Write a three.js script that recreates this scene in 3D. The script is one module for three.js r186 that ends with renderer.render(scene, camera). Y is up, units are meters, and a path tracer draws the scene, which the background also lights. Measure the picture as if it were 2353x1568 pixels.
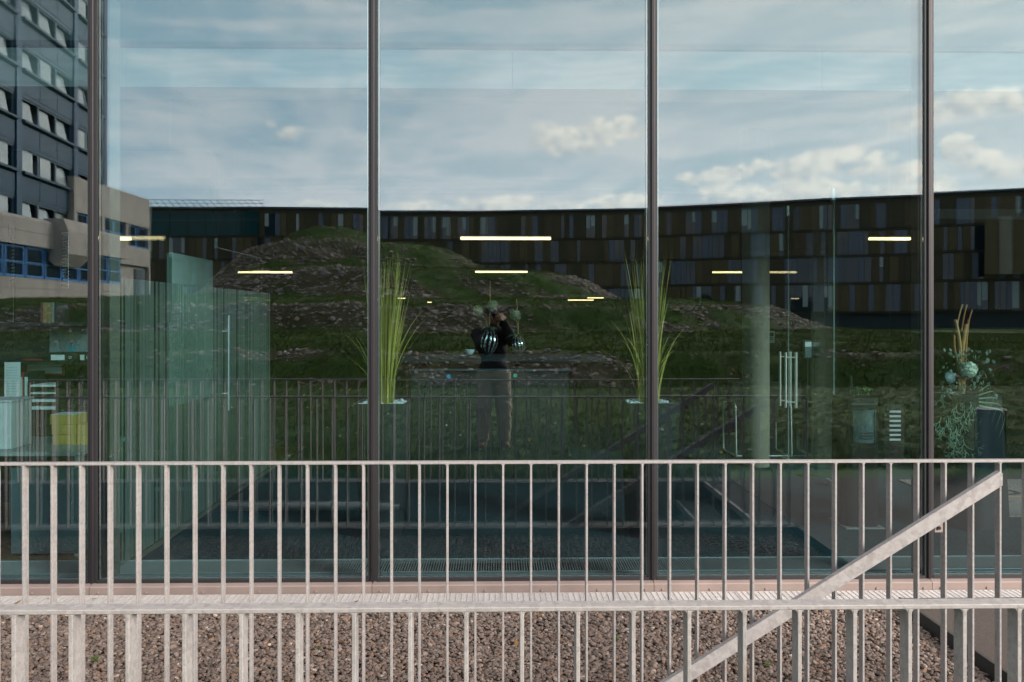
import * as THREE from 'three';
import { RoundedBoxGeometry } from 'three/addons/geometries/RoundedBoxGeometry.js';
import { mergeGeometries, mergeVertices } from 'three/addons/utils/BufferGeometryUtils.js';
import { MarchingCubes } from 'three/addons/objects/MarchingCubes.js';
import { TextGeometry } from 'three/addons/geometries/TextGeometry.js';
import { FontLoader } from 'three/addons/loaders/FontLoader.js';
import { RectAreaLightUniformsLib } from 'three/addons/lights/RectAreaLightUniformsLib.js';

// ---------------------------------------------------------------- camera, sky, sun, exposure
const scene = new THREE.Scene();
const renderer = new THREE.WebGLRenderer({ antialias: true });
renderer.toneMapping = THREE.LinearToneMapping;
renderer.toneMappingExposure = 1.7;
renderer.shadowMap.enabled = true;
RectAreaLightUniformsLib.init();

// measured on the photograph at 2353 x 1568: focal length 1900 px, horizon at row 728, the glass 5 m away
const F = 1900, CX = 1176.5, HOR = 728, YAW = 0.0184, EYE = 1.63, D = 5;
const camera = new THREE.PerspectiveCamera(2 * Math.atan(784 / F) * 180 / Math.PI, 2353 / 1568, 0.05, 3000);
camera.position.set(0, EYE, D);
camera.rotation.y = -YAW;
camera.setViewOffset(2353, 1568, 0, 784 - HOR, 2353, 1568);
camera.updateProjectionMatrix();
scene.add(camera);

function dirOf(u, v) {
  const cx = (u - CX) / F, cy = (HOR - v) / F;
  return new THREE.Vector3(cx * Math.cos(YAW) + Math.sin(YAW), cy, cx * Math.sin(YAW) - Math.cos(YAW));
}
// a point seen through the glass at distance d in front of the camera / a point mirrored in the glass at path length L
function inside(u, v, d) { const r = dirOf(u, v); const s = d / -r.z; return new THREE.Vector3(r.x * s, EYE + r.y * s, D - d); }
function behind(u, v, L) { const p = inside(u, v, L); p.z = L - D; return p; }

// seeded random numbers
function rng(seed) { let a = seed >>> 0; return () => { a = (a + 0x6d2b79f5) | 0; let t = Math.imul(a ^ (a >>> 15), 1 | a); t = (t + Math.imul(t ^ (t >>> 7), 61 | t)) ^ t; return ((t ^ (t >>> 14)) >>> 0) / 4294967296; }; }
const hash2 = (x, y) => { let h = Math.imul(x, 374761393) + Math.imul(y, 668265263) | 0; h = Math.imul(h ^ (h >>> 13), 1274126177); return ((h ^ (h >>> 16)) >>> 0) / 4294967296; };
function vnoise(x, y) {
  const ix = Math.floor(x), iy = Math.floor(y), fx = x - ix, fy = y - iy, sx = fx * fx * (3 - 2 * fx), sy = fy * fy * (3 - 2 * fy);
  const a = hash2(ix, iy), b = hash2(ix + 1, iy), c = hash2(ix, iy + 1), d = hash2(ix + 1, iy + 1);
  return a + (b - a) * sx + (c - a) * sy + (a - b - c + d) * sx * sy;
}
function fbm(x, y, n = 4) { let s = 0, a = 0.5, t = 0; for (let i = 0; i < n; i++) { s += a * vnoise(x, y); t += a; a *= 0.5; x = x * 2.03 + 17.1; y = y * 2.03 + 9.2; } return s / t; }
const clamp = (x, a = 0, b = 1) => Math.min(b, Math.max(a, x));
const sstep = (a, b, x) => { const t = clamp((x - a) / (b - a)); return t * t * (3 - 2 * t); };
const lerp = (a, b, t) => a + (b - a) * t;

// sun: low, warm and veiled, from the right and a little from behind the photographer
const SUN = new THREE.Vector3(0.70, 0.35, 0.60).normalize();

{ // sky: pale blue air, streaks of high cloud, small fair-weather clouds near the horizon
  const W = 3072, H = 1536, data = new Float32Array(W * H * 4);
  const DEG = 180 / Math.PI;
  const ang = (u, v) => { const r = dirOf(u, v); r.z = -r.z; r.normalize(); return [Math.atan2(r.x, r.z) * DEG, Math.asin(r.y) * DEG]; };
  const lumps = [];   // azimuth, elevation, half width, half height, softness
  const put = (u, v, ru, rv, k = 1) => { const [a, e] = ang(u, v); const [a2] = ang(u + ru, v); const [, e2] = ang(u, v - rv); lumps.push([a, e, a2 - a, e2 - e, k]); };
  put(1245, 308, 60, 38, .75); put(1300, 322, 62, 46, 1); put(1365, 312, 60, 50, 1); put(1425, 292, 50, 34, 1); put(1462, 298, 28, 20, .7);
  put(665, 306, 42, 24, .8); put(622, 290, 20, 14, .5);
  put(1580, 412, 46, 18, .7); put(1660, 402, 70, 24, .8); put(1740, 388, 60, 26, .9); put(1830, 392, 90, 34, 1); put(1905, 372, 95, 34, 1.1); put(1990, 386, 90, 34, 1); put(2070, 400, 80, 36, .9);
  put(1880, 440, 190, 30, .9); put(2050, 440, 120, 34, .9); put(1660, 446, 120, 26, .7); put(2130, 430, 80, 40, .9);
  put(2130, 262, 70, 26, .8); put(2220, 240, 95, 36, 1); put(2290, 228, 70, 30, 1); put(2100, 284, 90, 16, .6); put(2340, 240, 60, 28, .7);
  put(2205, 345, 56, 36, 1.1); put(2250, 372, 70, 34, 1); put(2310, 392, 80, 34, 1); put(2390, 380, 80, 40, 1);
  put(960, 470, 90, 18, .6); put(1130, 462, 120, 22, .7); put(1290, 468, 110, 18, .7); put(1440, 462, 100, 22, .7); put(730, 474, 80, 14, .5);
  const rr = rng(71);
  for (let i = 0; i < 70; i++) {   // the same kind of clouds all round the horizon
    const a = 40 + rr() * 285, e = 5 + rr() * rr() * 16, w = 2 + rr() * 5;
    for (let k = 0; k < 4; k++) lumps.push([a + (rr() - .5) * w * 1.6, e + (rr() - .3) * w * .3, w * (.4 + rr() * .5), w * (.16 + rr() * .16), .7 + rr() * .4]);
  }
  const cells = Array.from({ length: 360 }, () => []);
  lumps.forEach((l) => { for (let a = Math.floor(l[0] - l[2] * 1.7); a <= Math.ceil(l[0] + l[2] * 1.7); a++) cells[((a % 360) + 360) % 360].push(l); });
  for (let row = 0; row < H; row++) {
    const up = ((row + .5) / H - .5) * Math.PI, y = Math.sin(up), c0 = Math.cos(up), el = up * DEG;
    for (let col = 0; col < W; col++) {
      const ro = ((col + .5) / W - .5) * 2 * Math.PI, x = Math.cos(ro) * c0, z = Math.sin(ro) * c0, i = (row * W + col) * 4;
      let r, g, b;
      if (y < -0.01) { r = .16; g = .17; b = .15; }
      else {
        const t = clamp(el / 90), cs = x * SUN.x + y * SUN.y + z * SUN.z, glow = Math.pow(clamp(cs * .5 + .5), 6);
        const hz = Math.exp(-Math.max(el, 0) / 6.5);
        r = lerp(.49, .92, sstep(.15, .7, t)) + .50 * hz + .55 * glow; g = lerp(.80, .73, sstep(.15, .7, t)) + .30 * hz + .40 * glow; b = lerp(1.0, .75, sstep(.15, .7, t)) + .16 * hz + .24 * glow;
        // high streaks that run away from the glass and meet at the horizon
        const yy = Math.max(y, .03), px = x / yy, pz = z / yy, w1 = fbm(px * .5 + 3, pz * .22, 3);
        const s1 = fbm(px * .95 + w1 * 2.2 + 5.3 + pz * .16, pz * .20 + w1 * .8, 6), s2 = fbm(px * 3.4 + pz * .9 + w1 * 3, pz * .5 - px * .3 + 40, 6);
        let ci = sstep(.36, .60, s1) * .62 + sstep(.36, .66, s2) * .80 * sstep(.22, .5, s1);
        const aw = Math.atan2(x, z) * DEG, s3 = fbm(aw * .11 + el * .30 + w1 * 2 + 60, el * .85 - aw * .07 + 20, 6), s4 = fbm(aw * .35 - el * .5 + 9, el * 1.5 + aw * .12, 5);
        ci = clamp(ci * .55 + sstep(.46, .72, s3) * .55 + sstep(.45, .72, s4) * .22) * sstep(1, 6, el + 3);
        r = lerp(r, 1.24 + .4 * glow, ci * .76); g = lerp(g, 1.26 + .3 * glow, ci * .76); b = lerp(b, 1.30 + .2 * glow, ci * .76);
        if (el < 30) {   // small clouds, lit from the right
          const az = Math.atan2(x, z) * DEG; let d = 0, sx = 0, sy = 0, sw = 1e-6;
          const n1 = fbm(az * .55 + 30, el * .95 + 11, 6) - .5, n2 = fbm(az * 1.7 + 80, el * 2.6 + 5, 5) - .5;
          for (const l of cells[((Math.floor(az) % 360) + 360) % 360]) {
            let da = az - l[0]; if (da > 180) da -= 360; if (da < -180) da += 360;
            const ex = da / l[2], ey = (el - l[1]) / l[3], q = 1 - ex * ex - ey * ey + n1 * 1.7 + n2 * 1.1;
            if (q > 0) { const w = q * l[4]; d = Math.max(d, w); sx += ex * w; sy += ey * w; sw += w; }
          }
          if (d > 0) {
            const al = sstep(0, .7, d) * .78, lit = clamp(.62 + .26 * sx / sw + .34 * sy / sw + n2 * 1.2 + n1 * .4);
            r = lerp(r, lerp(.86, 1.92, lit), al); g = lerp(g, lerp(.94, 1.74, lit), al); b = lerp(b, lerp(1.0, 1.52, lit), al);
          }
        }
      }
      // the evening sky is brightest low down on the sun's side and dims towards the zenith
      const dz = (x * SUN.x + z * SUN.z) / (Math.hypot(x, z) * Math.hypot(SUN.x, SUN.z) + 1e-6), kk = y < -.01 ? 1 : .62 + 1.30 * Math.exp(-Math.max(el, 0) / 30) * (.60 + .40 * dz);
      r *= kk; g *= kk; b *= kk;
      data[i] = r; data[i + 1] = g; data[i + 2] = b; data[i + 3] = 1;
    }
  }
  const tex = new THREE.DataTexture(data, W, H, THREE.RGBAFormat, THREE.FloatType);
  tex.mapping = THREE.EquirectangularReflectionMapping; tex.magFilter = THREE.LinearFilter; tex.minFilter = THREE.LinearFilter; tex.needsUpdate = true;
  scene.background = tex; scene.environment = tex;
}
const sun = new THREE.DirectionalLight(new THREE.Color(1, .87, .78), 4.2);
sun.position.copy(SUN).multiplyScalar(120); sun.castShadow = true; sun.shadow.radius = 30;
Object.assign(sun.shadow.camera, { left: -70, right: 70, top: 70, bottom: -70, near: 1, far: 320 }); sun.shadow.mapSize.set(4096, 4096);
scene.add(sun); scene.add(sun.target);

// ---------------------------------------------------------------- helpers
const used = {};
function numbered(n) { if (!(n in used)) { used[n] = 0; return n; } used[n]++; return n + '_' + String(used[n]).padStart(3, '0'); }
function mesh(name, geo, mat, parent) {
  const m = new THREE.Mesh(geo, mat); m.name = parent ? name : numbered(name); m.castShadow = m.receiveShadow = true; (parent || scene).add(m); return m;
}
function tag(o, label, category, group) { o.userData.label = label; o.userData.category = category; if (group) o.userData.group = group; return o; }
function thing(name, label, category, p = [0, 0, 0], turn = 0, group) {
  const g = new THREE.Group(); g.name = numbered(name); g.position.set(p[0], p[1], p[2]); g.rotation.y = turn; scene.add(g); return tag(g, label, category, group);
}
function struct(name, geo, mat, label) { const m = mesh(name, geo, mat); m.userData.kind = 'structure'; if (label) m.userData.label = label; return m; }
function stuff(o, label, category) { o.userData.kind = 'stuff'; if (label) o.userData.label = label; if (category) o.userData.category = category; o.castShadow = o.receiveShadow = true; return o; }
const V = (x, y, z) => new THREE.Vector3(x, y, z);
function box(w, h, d, x = 0, y = 0, z = 0) { const g = new THREE.BoxGeometry(w, h, d); g.translate(x, y, z); return g; }
function box2(x0, x1, y0, y1, z0, z1) { return box(x1 - x0, y1 - y0, z1 - z0, (x0 + x1) / 2, (y0 + y1) / 2, (z0 + z1) / 2); }
function rbox(w, h, d, r = .004, x = 0, y = 0, z = 0) { const g = new RoundedBoxGeometry(w, h, d, 1, Math.min(r, w * .45, h * .45, d * .45)); g.translate(x, y, z); return g; }
function cyl(r0, r1, h, x = 0, y = 0, z = 0, n = 16) { const g = new THREE.CylinderGeometry(r1, r0, h, n); g.translate(x, y, z); return g; }
function merge(list) {
  const a = list.map((g) => { const k = g.index ? g.toNonIndexed() : g.clone(); for (const n of Object.keys(k.attributes)) if (!['position', 'normal', 'uv'].includes(n)) k.deleteAttribute(n); return k; });
  return mergeGeometries(a);
}
function bar(a, b, r, n = 8) { const d = b.clone().sub(a), g = new THREE.CylinderGeometry(r, r, d.length(), n); g.applyQuaternion(new THREE.Quaternion().setFromUnitVectors(V(0, 1, 0), d.clone().normalize())); const m = a.clone().add(b).multiplyScalar(.5); g.translate(m.x, m.y, m.z); return g; }
function tube(pts, r, n = 24, k = 8) { return new THREE.TubeGeometry(new THREE.CatmullRomCurve3(pts), n, r, k); }
// uv in metres from the position along each face
function uvm(geo, s = 1, ou = 0, ov = 0) {
  const g = geo.index ? geo.toNonIndexed() : geo; const p = g.attributes.position, n = g.attributes.normal, uv = new Float32Array(p.count * 2);
  for (let i = 0; i < p.count; i++) {
    const f = Math.floor(i / 3) * 3, ax = Math.abs(n.getX(f) + n.getX(f + 1) + n.getX(f + 2)), ay = Math.abs(n.getY(f) + n.getY(f + 1) + n.getY(f + 2)), az = Math.abs(n.getZ(f) + n.getZ(f + 1) + n.getZ(f + 2));
    let a, b; if (ax >= ay && ax >= az) { a = p.getZ(i); b = p.getY(i); } else if (ay >= az) { a = p.getX(i); b = p.getZ(i); } else { a = p.getX(i); b = p.getY(i); }
    uv[i * 2] = a * s + ou; uv[i * 2 + 1] = b * s + ov;
  }
  g.setAttribute('uv', new THREE.BufferAttribute(uv, 2)); return g;
}
function tex(w, h, fn, rep = 1, srgb = false) {
  const d = new Uint8Array(w * h * 4);
  for (let y = 0; y < h; y++) for (let x = 0; x < w; x++) { const c = fn(x / w, y / h, x, y), i = (y * w + x) * 4; const k = Array.isArray(c) ? c : [c, c, c]; for (let j = 0; j < 3; j++) d[i + j] = clamp(k[j]) * 255; d[i + 3] = 255; }
  const t = new THREE.DataTexture(d, w, h); t.wrapS = t.wrapT = THREE.RepeatWrapping; t.magFilter = THREE.LinearFilter; t.minFilter = THREE.LinearMipmapLinearFilter; t.generateMipmaps = true; t.repeat.set(rep, rep);
  if (srgb) t.colorSpace = THREE.SRGBColorSpace; t.needsUpdate = true; return t;
}
// noise that repeats over the unit square, p lattice cells along each side
function tnoise(u, v, p, q = p) {
  const x = u * p, y = v * q, ix = Math.floor(x), iy = Math.floor(y), fx = x - ix, fy = y - iy, sx = fx * fx * (3 - 2 * fx), sy = fy * fy * (3 - 2 * fy), w = (a, n) => ((a % n) + n) % n;
  const a = hash2(w(ix, p) + p * 7, w(iy, q)), b = hash2(w(ix + 1, p) + p * 7, w(iy, q)), c = hash2(w(ix, p) + p * 7, w(iy + 1, q)), d = hash2(w(ix + 1, p) + p * 7, w(iy + 1, q));
  return a + (b - a) * sx + (c - a) * sy + (a - b - c + d) * sx * sy;
}
const tfbm = (u, v, p, n = 4) => { let s = 0, a = .5, t = 0; for (let i = 0; i < n; i++) { s += a * tnoise(u, v, p); t += a; a *= .5; p *= 2; } return s / t; };
function cellsTex(u, v, p) {   // value of the nearest cell and distance to the second nearest: zinc spangle
  const x = u * p, y = v * p, ix = Math.floor(x), iy = Math.floor(y); let d1 = 9, d2 = 9, id = 0; const w = (a) => ((a % p) + p) % p;
  for (let j = -1; j <= 1; j++) for (let i = -1; i <= 1; i++) { const cx = w(ix + i), cy = w(iy + j), px = ix + i + hash2(cx, cy + 91), py = iy + j + hash2(cx + 57, cy), d = Math.hypot(px - x, py - y); if (d < d1) { d2 = d1; d1 = d; id = hash2(cx + 13, cy + 7); } else if (d < d2) d2 = d; }
  return [id, d2 - d1];
}
const lin = (r, g, b) => new THREE.Color().setRGB(r, g, b);
const std = (o) => new THREE.MeshStandardMaterial(o);
const phys = (o) => new THREE.MeshPhysicalMaterial(o);

// ---------------------------------------------------------------- materials
const T = {};
T.zinc = tex(512, 512, (u, v) => { const [a] = cellsTex(u, v, 22), [b] = cellsTex(u, v, 60); const n = tfbm(u, v, 10, 5); const k = .74 + .22 * a + .16 * b - .14 * Math.pow(n, 2); return [k, k * .985, k * .97]; });
T.zincStain = tex(512, 512, (u, v) => { const [a] = cellsTex(u, v, 26), n = tfbm(u, v, 6, 5); const s = .5 * sstep(.55, .8, tnoise(u, v, 5, 2) * .6 + tnoise(u, v, 18, 3) * .4); const k = .76 + .2 * a - .14 * n; return [k * (1 - .22 * s), k * (1 - .36 * s), k * (1 - .5 * s)]; });
T.zincRough = tex(512, 512, (u, v) => { const [a] = cellsTex(u, v, 26); return .45 + .3 * a + .2 * tfbm(u, v, 12, 3); });
T.soft = tex(512, 512, (u, v) => .84 + .32 * (tfbm(u, v, 5, 6) - .5));
T.speck = tex(512, 512, (u, v, x, y) => { const h = hash2(x, y), n = tfbm(u, v, 64, 3); return .35 + .9 * Math.pow(n, 2) + (h > .93 ? .5 : 0) + .25 * hash2(x >> 1, y >> 1); });
T.asphalt = tex(512, 512, (u, v, x, y) => { const [a, e] = cellsTex(u, v, 110); return .55 + .5 * a * sstep(0, .3, e) + .2 * (tfbm(u, v, 5, 4) - .5) + .15 * hash2(x, y); });
T.concrete = tex(512, 512, (u, v, x, y) => { const st = tnoise(u, v, 40, 3); return .78 + .22 * (tfbm(u, v, 4, 6) - .5) * 2 + .08 * (st - .5) - (tnoise(u, v, 70) > .93 ? .12 : 0) + .04 * hash2(x, y); });
T.board = tex(512, 512, (u, v) => { const g = Math.sin((v * 60 + 4 * tnoise(u, v, 3, 8) + tnoise(u, v, 6, 30) * 2) * 3); return .85 + .07 * g + .2 * (tfbm(u, v, 4, 5) - .5) - (tnoise(u, v, 90) > .94 ? .2 : 0); });
T.grass = tex(512, 512, (u, v, x, y) => { const n = tfbm(u, v, 6, 6), h = hash2(x, y); return [.62 + .5 * (n - .4) + .2 * h, .7 + .4 * (n - .4) + .22 * h, .6 + .3 * (n - .4) + .15 * h]; });
T.panel = tex(256, 256, (u, v) => .84 + .2 * (tfbm(u, v, 3, 5)) * .9);
T.wave = (() => { const n = 256, d = new Float32Array(n * n * 4); for (let y = 0; y < n; y++) for (let x = 0; x < n; x++) { const k = .5 * tnoise(x / n, y / n, 5, 3) + .3 * tnoise(x / n, y / n, 9, 5) + .2 * tnoise(x / n, y / n, 3, 14), i = (y * n + x) * 4; d[i] = d[i + 1] = d[i + 2] = k; d[i + 3] = 1; } const t = new THREE.DataTexture(d, n, n, THREE.RGBAFormat, THREE.FloatType); t.wrapS = t.wrapT = THREE.RepeatWrapping; t.magFilter = THREE.LinearFilter; t.needsUpdate = true; return t; })();   // float glass is never quite flat
const M = {
  zinc: [0, 1, 2].map((i) => std({ color: lin(.305, .294, .290), map: T.zinc, roughnessMap: T.zincRough, roughness: .9, metalness: .2 })),
  zincLight: std({ color: lin(.48, .465, .46), map: T.zinc, roughness: .7, metalness: .15 }),
  zincStain: std({ color: lin(.32, .312, .31), map: T.zincStain, roughness: .65, metalness: .2 }),
  capMetal: std({ color: lin(.027, .0235, .026), roughness: .42, metalness: .35, map: T.soft }),
  sill: std({ color: lin(.30, .235, .21), roughness: .5, metalness: .3, map: T.soft }),
  gasket: std({ color: lin(.012, .012, .014), roughness: .55 }),
  darkFrame: std({ color: lin(.02, .022, .026), roughness: .4, metalness: .3 }),
  spacer: std({ color: lin(.55, .52, .48), roughness: .25, metalness: .9 }),
  // coated insulating glass: each face mirrors nearly a tenth, so the double pane shows the open sky at a sixth of its brightness
  glass: phys({ color: lin(.73, .85, .875), transmission: 1, thickness: 0, roughness: 0, ior: 2.02, metalness: 0, bumpMap: T.wave, bumpScale: .0005 }),
  clear: phys({ color: lin(.90, .96, .94), transmission: 1, thickness: 0, roughness: 0, ior: 1.35 }),
  glassEdge: std({ color: lin(.14, .19, .17), roughness: .2 }),
  film: phys({ color: lin(.72, .80, .76), transmission: .93, thickness: 0, roughness: .34, ior: 1.3 }),
  floorStone: std({ color: lin(.17, .21, .215), roughness: .5, map: T.soft }),
  carpet: phys({ color: lin(.032, .066, .076), roughness: 1, map: T.speck, specularIntensity: .1 }),
  wood: std({ color: lin(.13, .092, .035), roughness: .5, map: T.board }),
  grille: std({ color: lin(.46, .50, .49), roughness: .4, metalness: .5 }),
  plaster: std({ color: lin(.125, .125, .10), roughness: .9, map: T.soft }),
  darkWall: phys({ color: lin(.03, .03, .027), roughness: .9, map: T.soft, specularIntensity: .2 }),
  ceiling: std({ color: lin(.06, .062, .06), roughness: .9, map: T.soft }),
  beam: std({ color: lin(.15, .155, .15), roughness: .9, map: T.board }),
  board: std({ color: lin(.62, .64, .60), roughness: .5, map: T.soft }),
  white: std({ color: lin(.66, .68, .66), roughness: .55, map: T.soft }),
  paper: std({ color: lin(.58, .58, .56), roughness: .9 }),
  red: std({ color: lin(.30, .022, .02), roughness: .5 }),
  yellow: std({ color: lin(.60, .36, .07), roughness: .7, map: T.soft }),
  black: phys({ color: lin(.010, .010, .011), roughness: .5, specularIntensity: .4 }),
  anthracite: phys({ color: lin(.022, .027, .030), roughness: .6, map: T.soft, specularIntensity: .25 }),
  tealSteel: std({ color: lin(.07, .11, .12), roughness: .35, metalness: .6 }),
  chrome: std({ color: lin(.72, .72, .70), roughness: .3, metalness: .75 }),
  brushed: std({ color: lin(.62, .60, .55), roughness: .38, metalness: .7 }),
  pebble: std({ color: lin(.62, .66, .66), roughness: .8 }),
  bank: phys({ color: lin(.022, .027, .030), roughness: .6, map: T.soft, specularIntensity: .25 }),
  concreteDark: std({ color: lin(.17, .17, .165), roughness: .9, map: T.concrete }),
  concreteBeige: std({ color: lin(.43, .40, .365), roughness: .95, map: T.concrete }),
  asphalt: std({ color: lin(.070, .056, .046), roughness: .95, map: T.asphalt, bumpMap: T.asphalt, bumpScale: .002 }),
  soil: std({ color: lin(.075, .058, .048), roughness: 1, map: T.speck }),
  bronze: ['a', 'b', 'c'].map((k, i) => std({ color: lin(.062 + .026 * i, .052 + .020 * i, .024 + .009 * i), roughness: .5, metalness: .25, map: T.panel })),
  greyPanel: std({ color: lin(.125, .15, .20), roughness: .4, metalness: .2, map: T.panel }),
  darkGlass: phys({ color: lin(.012, .025, .035), roughness: .04, ior: 1.7, metalness: 0 }),
  tealGlass: phys({ color: lin(.01, .06, .07), roughness: .1, ior: 1.3, metalness: 0 }),
  skyGlass: phys({ color: lin(.36, .40, .40), roughness: .06, ior: 1.8 }),
  blind: std({ color: lin(.34, .42, .43), roughness: .7 }),
  towerPanel: std({ color: lin(.011, .050, .088), roughness: .5, metalness: .2, map: T.panel }),
  towerPier: std({ color: lin(.022, .068, .125), roughness: .5, metalness: .2, map: T.panel }),
  blueFrame: std({ color: lin(.02, .16, .40), roughness: .5 }),
  greyFrame: std({ color: lin(.10, .16, .22), roughness: .5 }),
};
// ---------------------------------------------------------------- the setting: terraced mound and lawn
function ell(x, L, cx, cL, a, b) {   // metres inside (positive) or outside an ellipse seen from above
  const dx = x - cx, dz = L - cL, q = Math.sqrt((dx / a) ** 2 + (dz / b) ** 2) + 1e-6, g = Math.sqrt((dx / a / a) ** 2 + (dz / b / b) ** 2) / q + 1e-6;
  return (1 - q) / g;
}
function land(x, z) {
  const L = z + 5, w = (fbm(x * .16 + 4, L * .16 + 9, 4) - .5) * 1.3, wb = (fbm(x * .9 + 14, L * .9, 3) - .5) * .5, w2 = (fbm(x * .11 + 40, L * .11, 2) - .5);
  let h = 0, rock = 0;
  const step = (d, W, H) => { h += H * (sstep(-.1, W + .1, d) * .75 + clamp(d / W) * .25); rock = Math.max(rock, sstep(-.35, .1, d + wb) * (1 - sstep(W - .15, W + .35, d + wb))); };
  const d1 = L - 19.6 + w * 2.2;
  const d2 = ell(x, L, -6.5, 38.5, 21.3, 11.2) + w * 1.8, d3 = ell(x, L, -4.2, 42, 10.8, 8.6) + w2 * 2.4, d4 = ell(x, L, -7.8, 44, 8.0, 6.0) + w * 1.4, d5 = ell(x, L, -9.2, 45.3, 3.8, 3.0) + w * .6;
  step(d1, 1.9, .72);
  h += .36 * sstep(1.6, 7.5, d1) * sstep(-7, 0, d2);
  if (d1 > 3) h *= 1 - .92 * sstep(26, 104, L) * (1 - sstep(-6, 0, d2));
  step(d2, 2.0, .95); h += .36 * sstep(1.5, 6, d2);
  step(d3, 2.8, 1.25); h += .34 * sstep(2, 5, d3);
  step(d4, 3.4, 1.30); h += .3 * sstep(2.5, 5, d4);
  step(d5, 2.4, .85); if (d5 > 0) rock *= .35;
  h += (fbm(x * .5, L * .5, 3) - .5) * .14 * sstep(15, 20, L) + rock * (fbm(x * 1.7, L * 1.7, 3) - .5) * .3;
  return { h, rock: rock * sstep(.30, .52, fbm(x * .30 + 7, L * .55 + 3, 4) - .02) };
}
{
  const xs = [-900, -400, -160, -80, -52, -42, -36, -32], zs = [];
  for (let x = -30; x <= 24; x += .3) xs.push(x);
  xs.push(27, 32, 40, 55, 80, 160, 400, 900);
  for (let z = 3.30; z < 12; z += .6) zs.push(z);
  for (let z = 12; z <= 48; z += .28) zs.push(z);
  zs.push(50, 54, 60, 70, 85, 100, 125, 180, 300, 900);
  const pos = [], col = [], uv = [], idx = [];
  for (const z of zs) for (const x of xs) {
    const { h, rock } = land(x, z), n = fbm(x * .8, z * .8, 4), m = fbm(x * .13 + 3, z * .13, 3);
    pos.push(x, h, z); uv.push(x * .45, z * .45);
    const g = [.062 + .05 * (n - .5) + .03 * (m - .5), .115 + .06 * (n - .5) + .04 * (m - .5), .017 + .01 * (n - .5)], e = [(.085 + .08 * (n - .5)), (.078 + .07 * (n - .5)), (.040 + .04 * (n - .5))];
    for (let k = 0; k < 3; k++) col.push(lerp(g[k], e[k], clamp(rock * 1.1)));
  }
  const nx = xs.length;
  for (let j = 0; j < zs.length - 1; j++) for (let i = 0; i < nx - 1; i++) { const a = j * nx + i; idx.push(a, a + nx, a + 1, a + 1, a + nx, a + nx + 1); }
  // the flat ground to the left, the right and behind the glass building
  const flat = (x0, x1, z0, z1, y) => { const b = pos.length / 3; for (const [x, z] of [[x0, z0], [x1, z0], [x0, z1], [x1, z1]]) { pos.push(x, y, z); uv.push(x * .45, z * .45); col.push(.06, .085, .018); } idx.push(b, b + 2, b + 1, b + 1, b + 2, b + 3); };
  flat(-900, -12, -900, 3.3, 0); flat(14, 900, -900, 3.3, 0); flat(-12, 14, -900, -24.4, -.05); flat(-12, -2.9, -24.4, -5.5, -.05);
  const g = new THREE.BufferGeometry(); g.setAttribute('position', new THREE.Float32BufferAttribute(pos, 3)); g.setAttribute('uv', new THREE.Float32BufferAttribute(uv, 2)); g.setAttribute('color', new THREE.Float32BufferAttribute(col, 3)); g.setIndex(idx); g.computeVertexNormals();
  struct('ground', g, std({ vertexColors: true, map: T.grass, roughness: 1 }), 'grassy ground and terraced stony mound behind the photographer');
}
// stones: irregular lumps of a few shapes
function lump(seed, detail = 1, flat = .7) {
  const r = rng(seed), g0 = mergeVertices((() => { const q = new THREE.IcosahedronGeometry(1, detail); q.deleteAttribute('uv'); q.deleteAttribute('normal'); return q; })());
  const p = g0.attributes.position, ax = [.8 + r() * .5, flat + r() * .25, .7 + r() * .4], cuts = Array.from({ length: 7 }, () => [V(r() - .5, r() - .5, r() - .5).normalize(), .62 + r() * .3]);
  for (let i = 0; i < p.count; i++) { const v = V(p.getX(i), p.getY(i), p.getZ(i)); for (const [n, d] of cuts) { const k = v.dot(n) - d; if (k > 0) v.addScaledVector(n, -k); } v.multiplyScalar(.94 + r() * .14); p.setXYZ(i, v.x * ax[0], v.y * ax[1], v.z * ax[2]); }
  const g = g0.toNonIndexed(); g.computeVertexNormals(); return uvm(g, 1);
}
function scatter(name, geo, mat, list, label, category, parent) {   // list: [x, y, z, sx, sy, sz, turn, tilt, r, g, b]
  const im = new THREE.InstancedMesh(geo, mat, list.length), m = new THREE.Matrix4(), q = new THREE.Quaternion(), e = new THREE.Euler(), c = new THREE.Color();
  list.forEach((t, i) => { e.set(t[7], t[6], t[7] * .6); q.setFromEuler(e); m.compose(V(t[0], t[1], t[2]), q, V(t[3], t[4], t[5])); im.setMatrixAt(i, m); c.setRGB(t[8], t[9], t[10]); im.setColorAt(i, c); });
  im.name = parent ? name : numbered(name); (parent || scene).add(im); return stuff(im, label, category);
}
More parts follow.
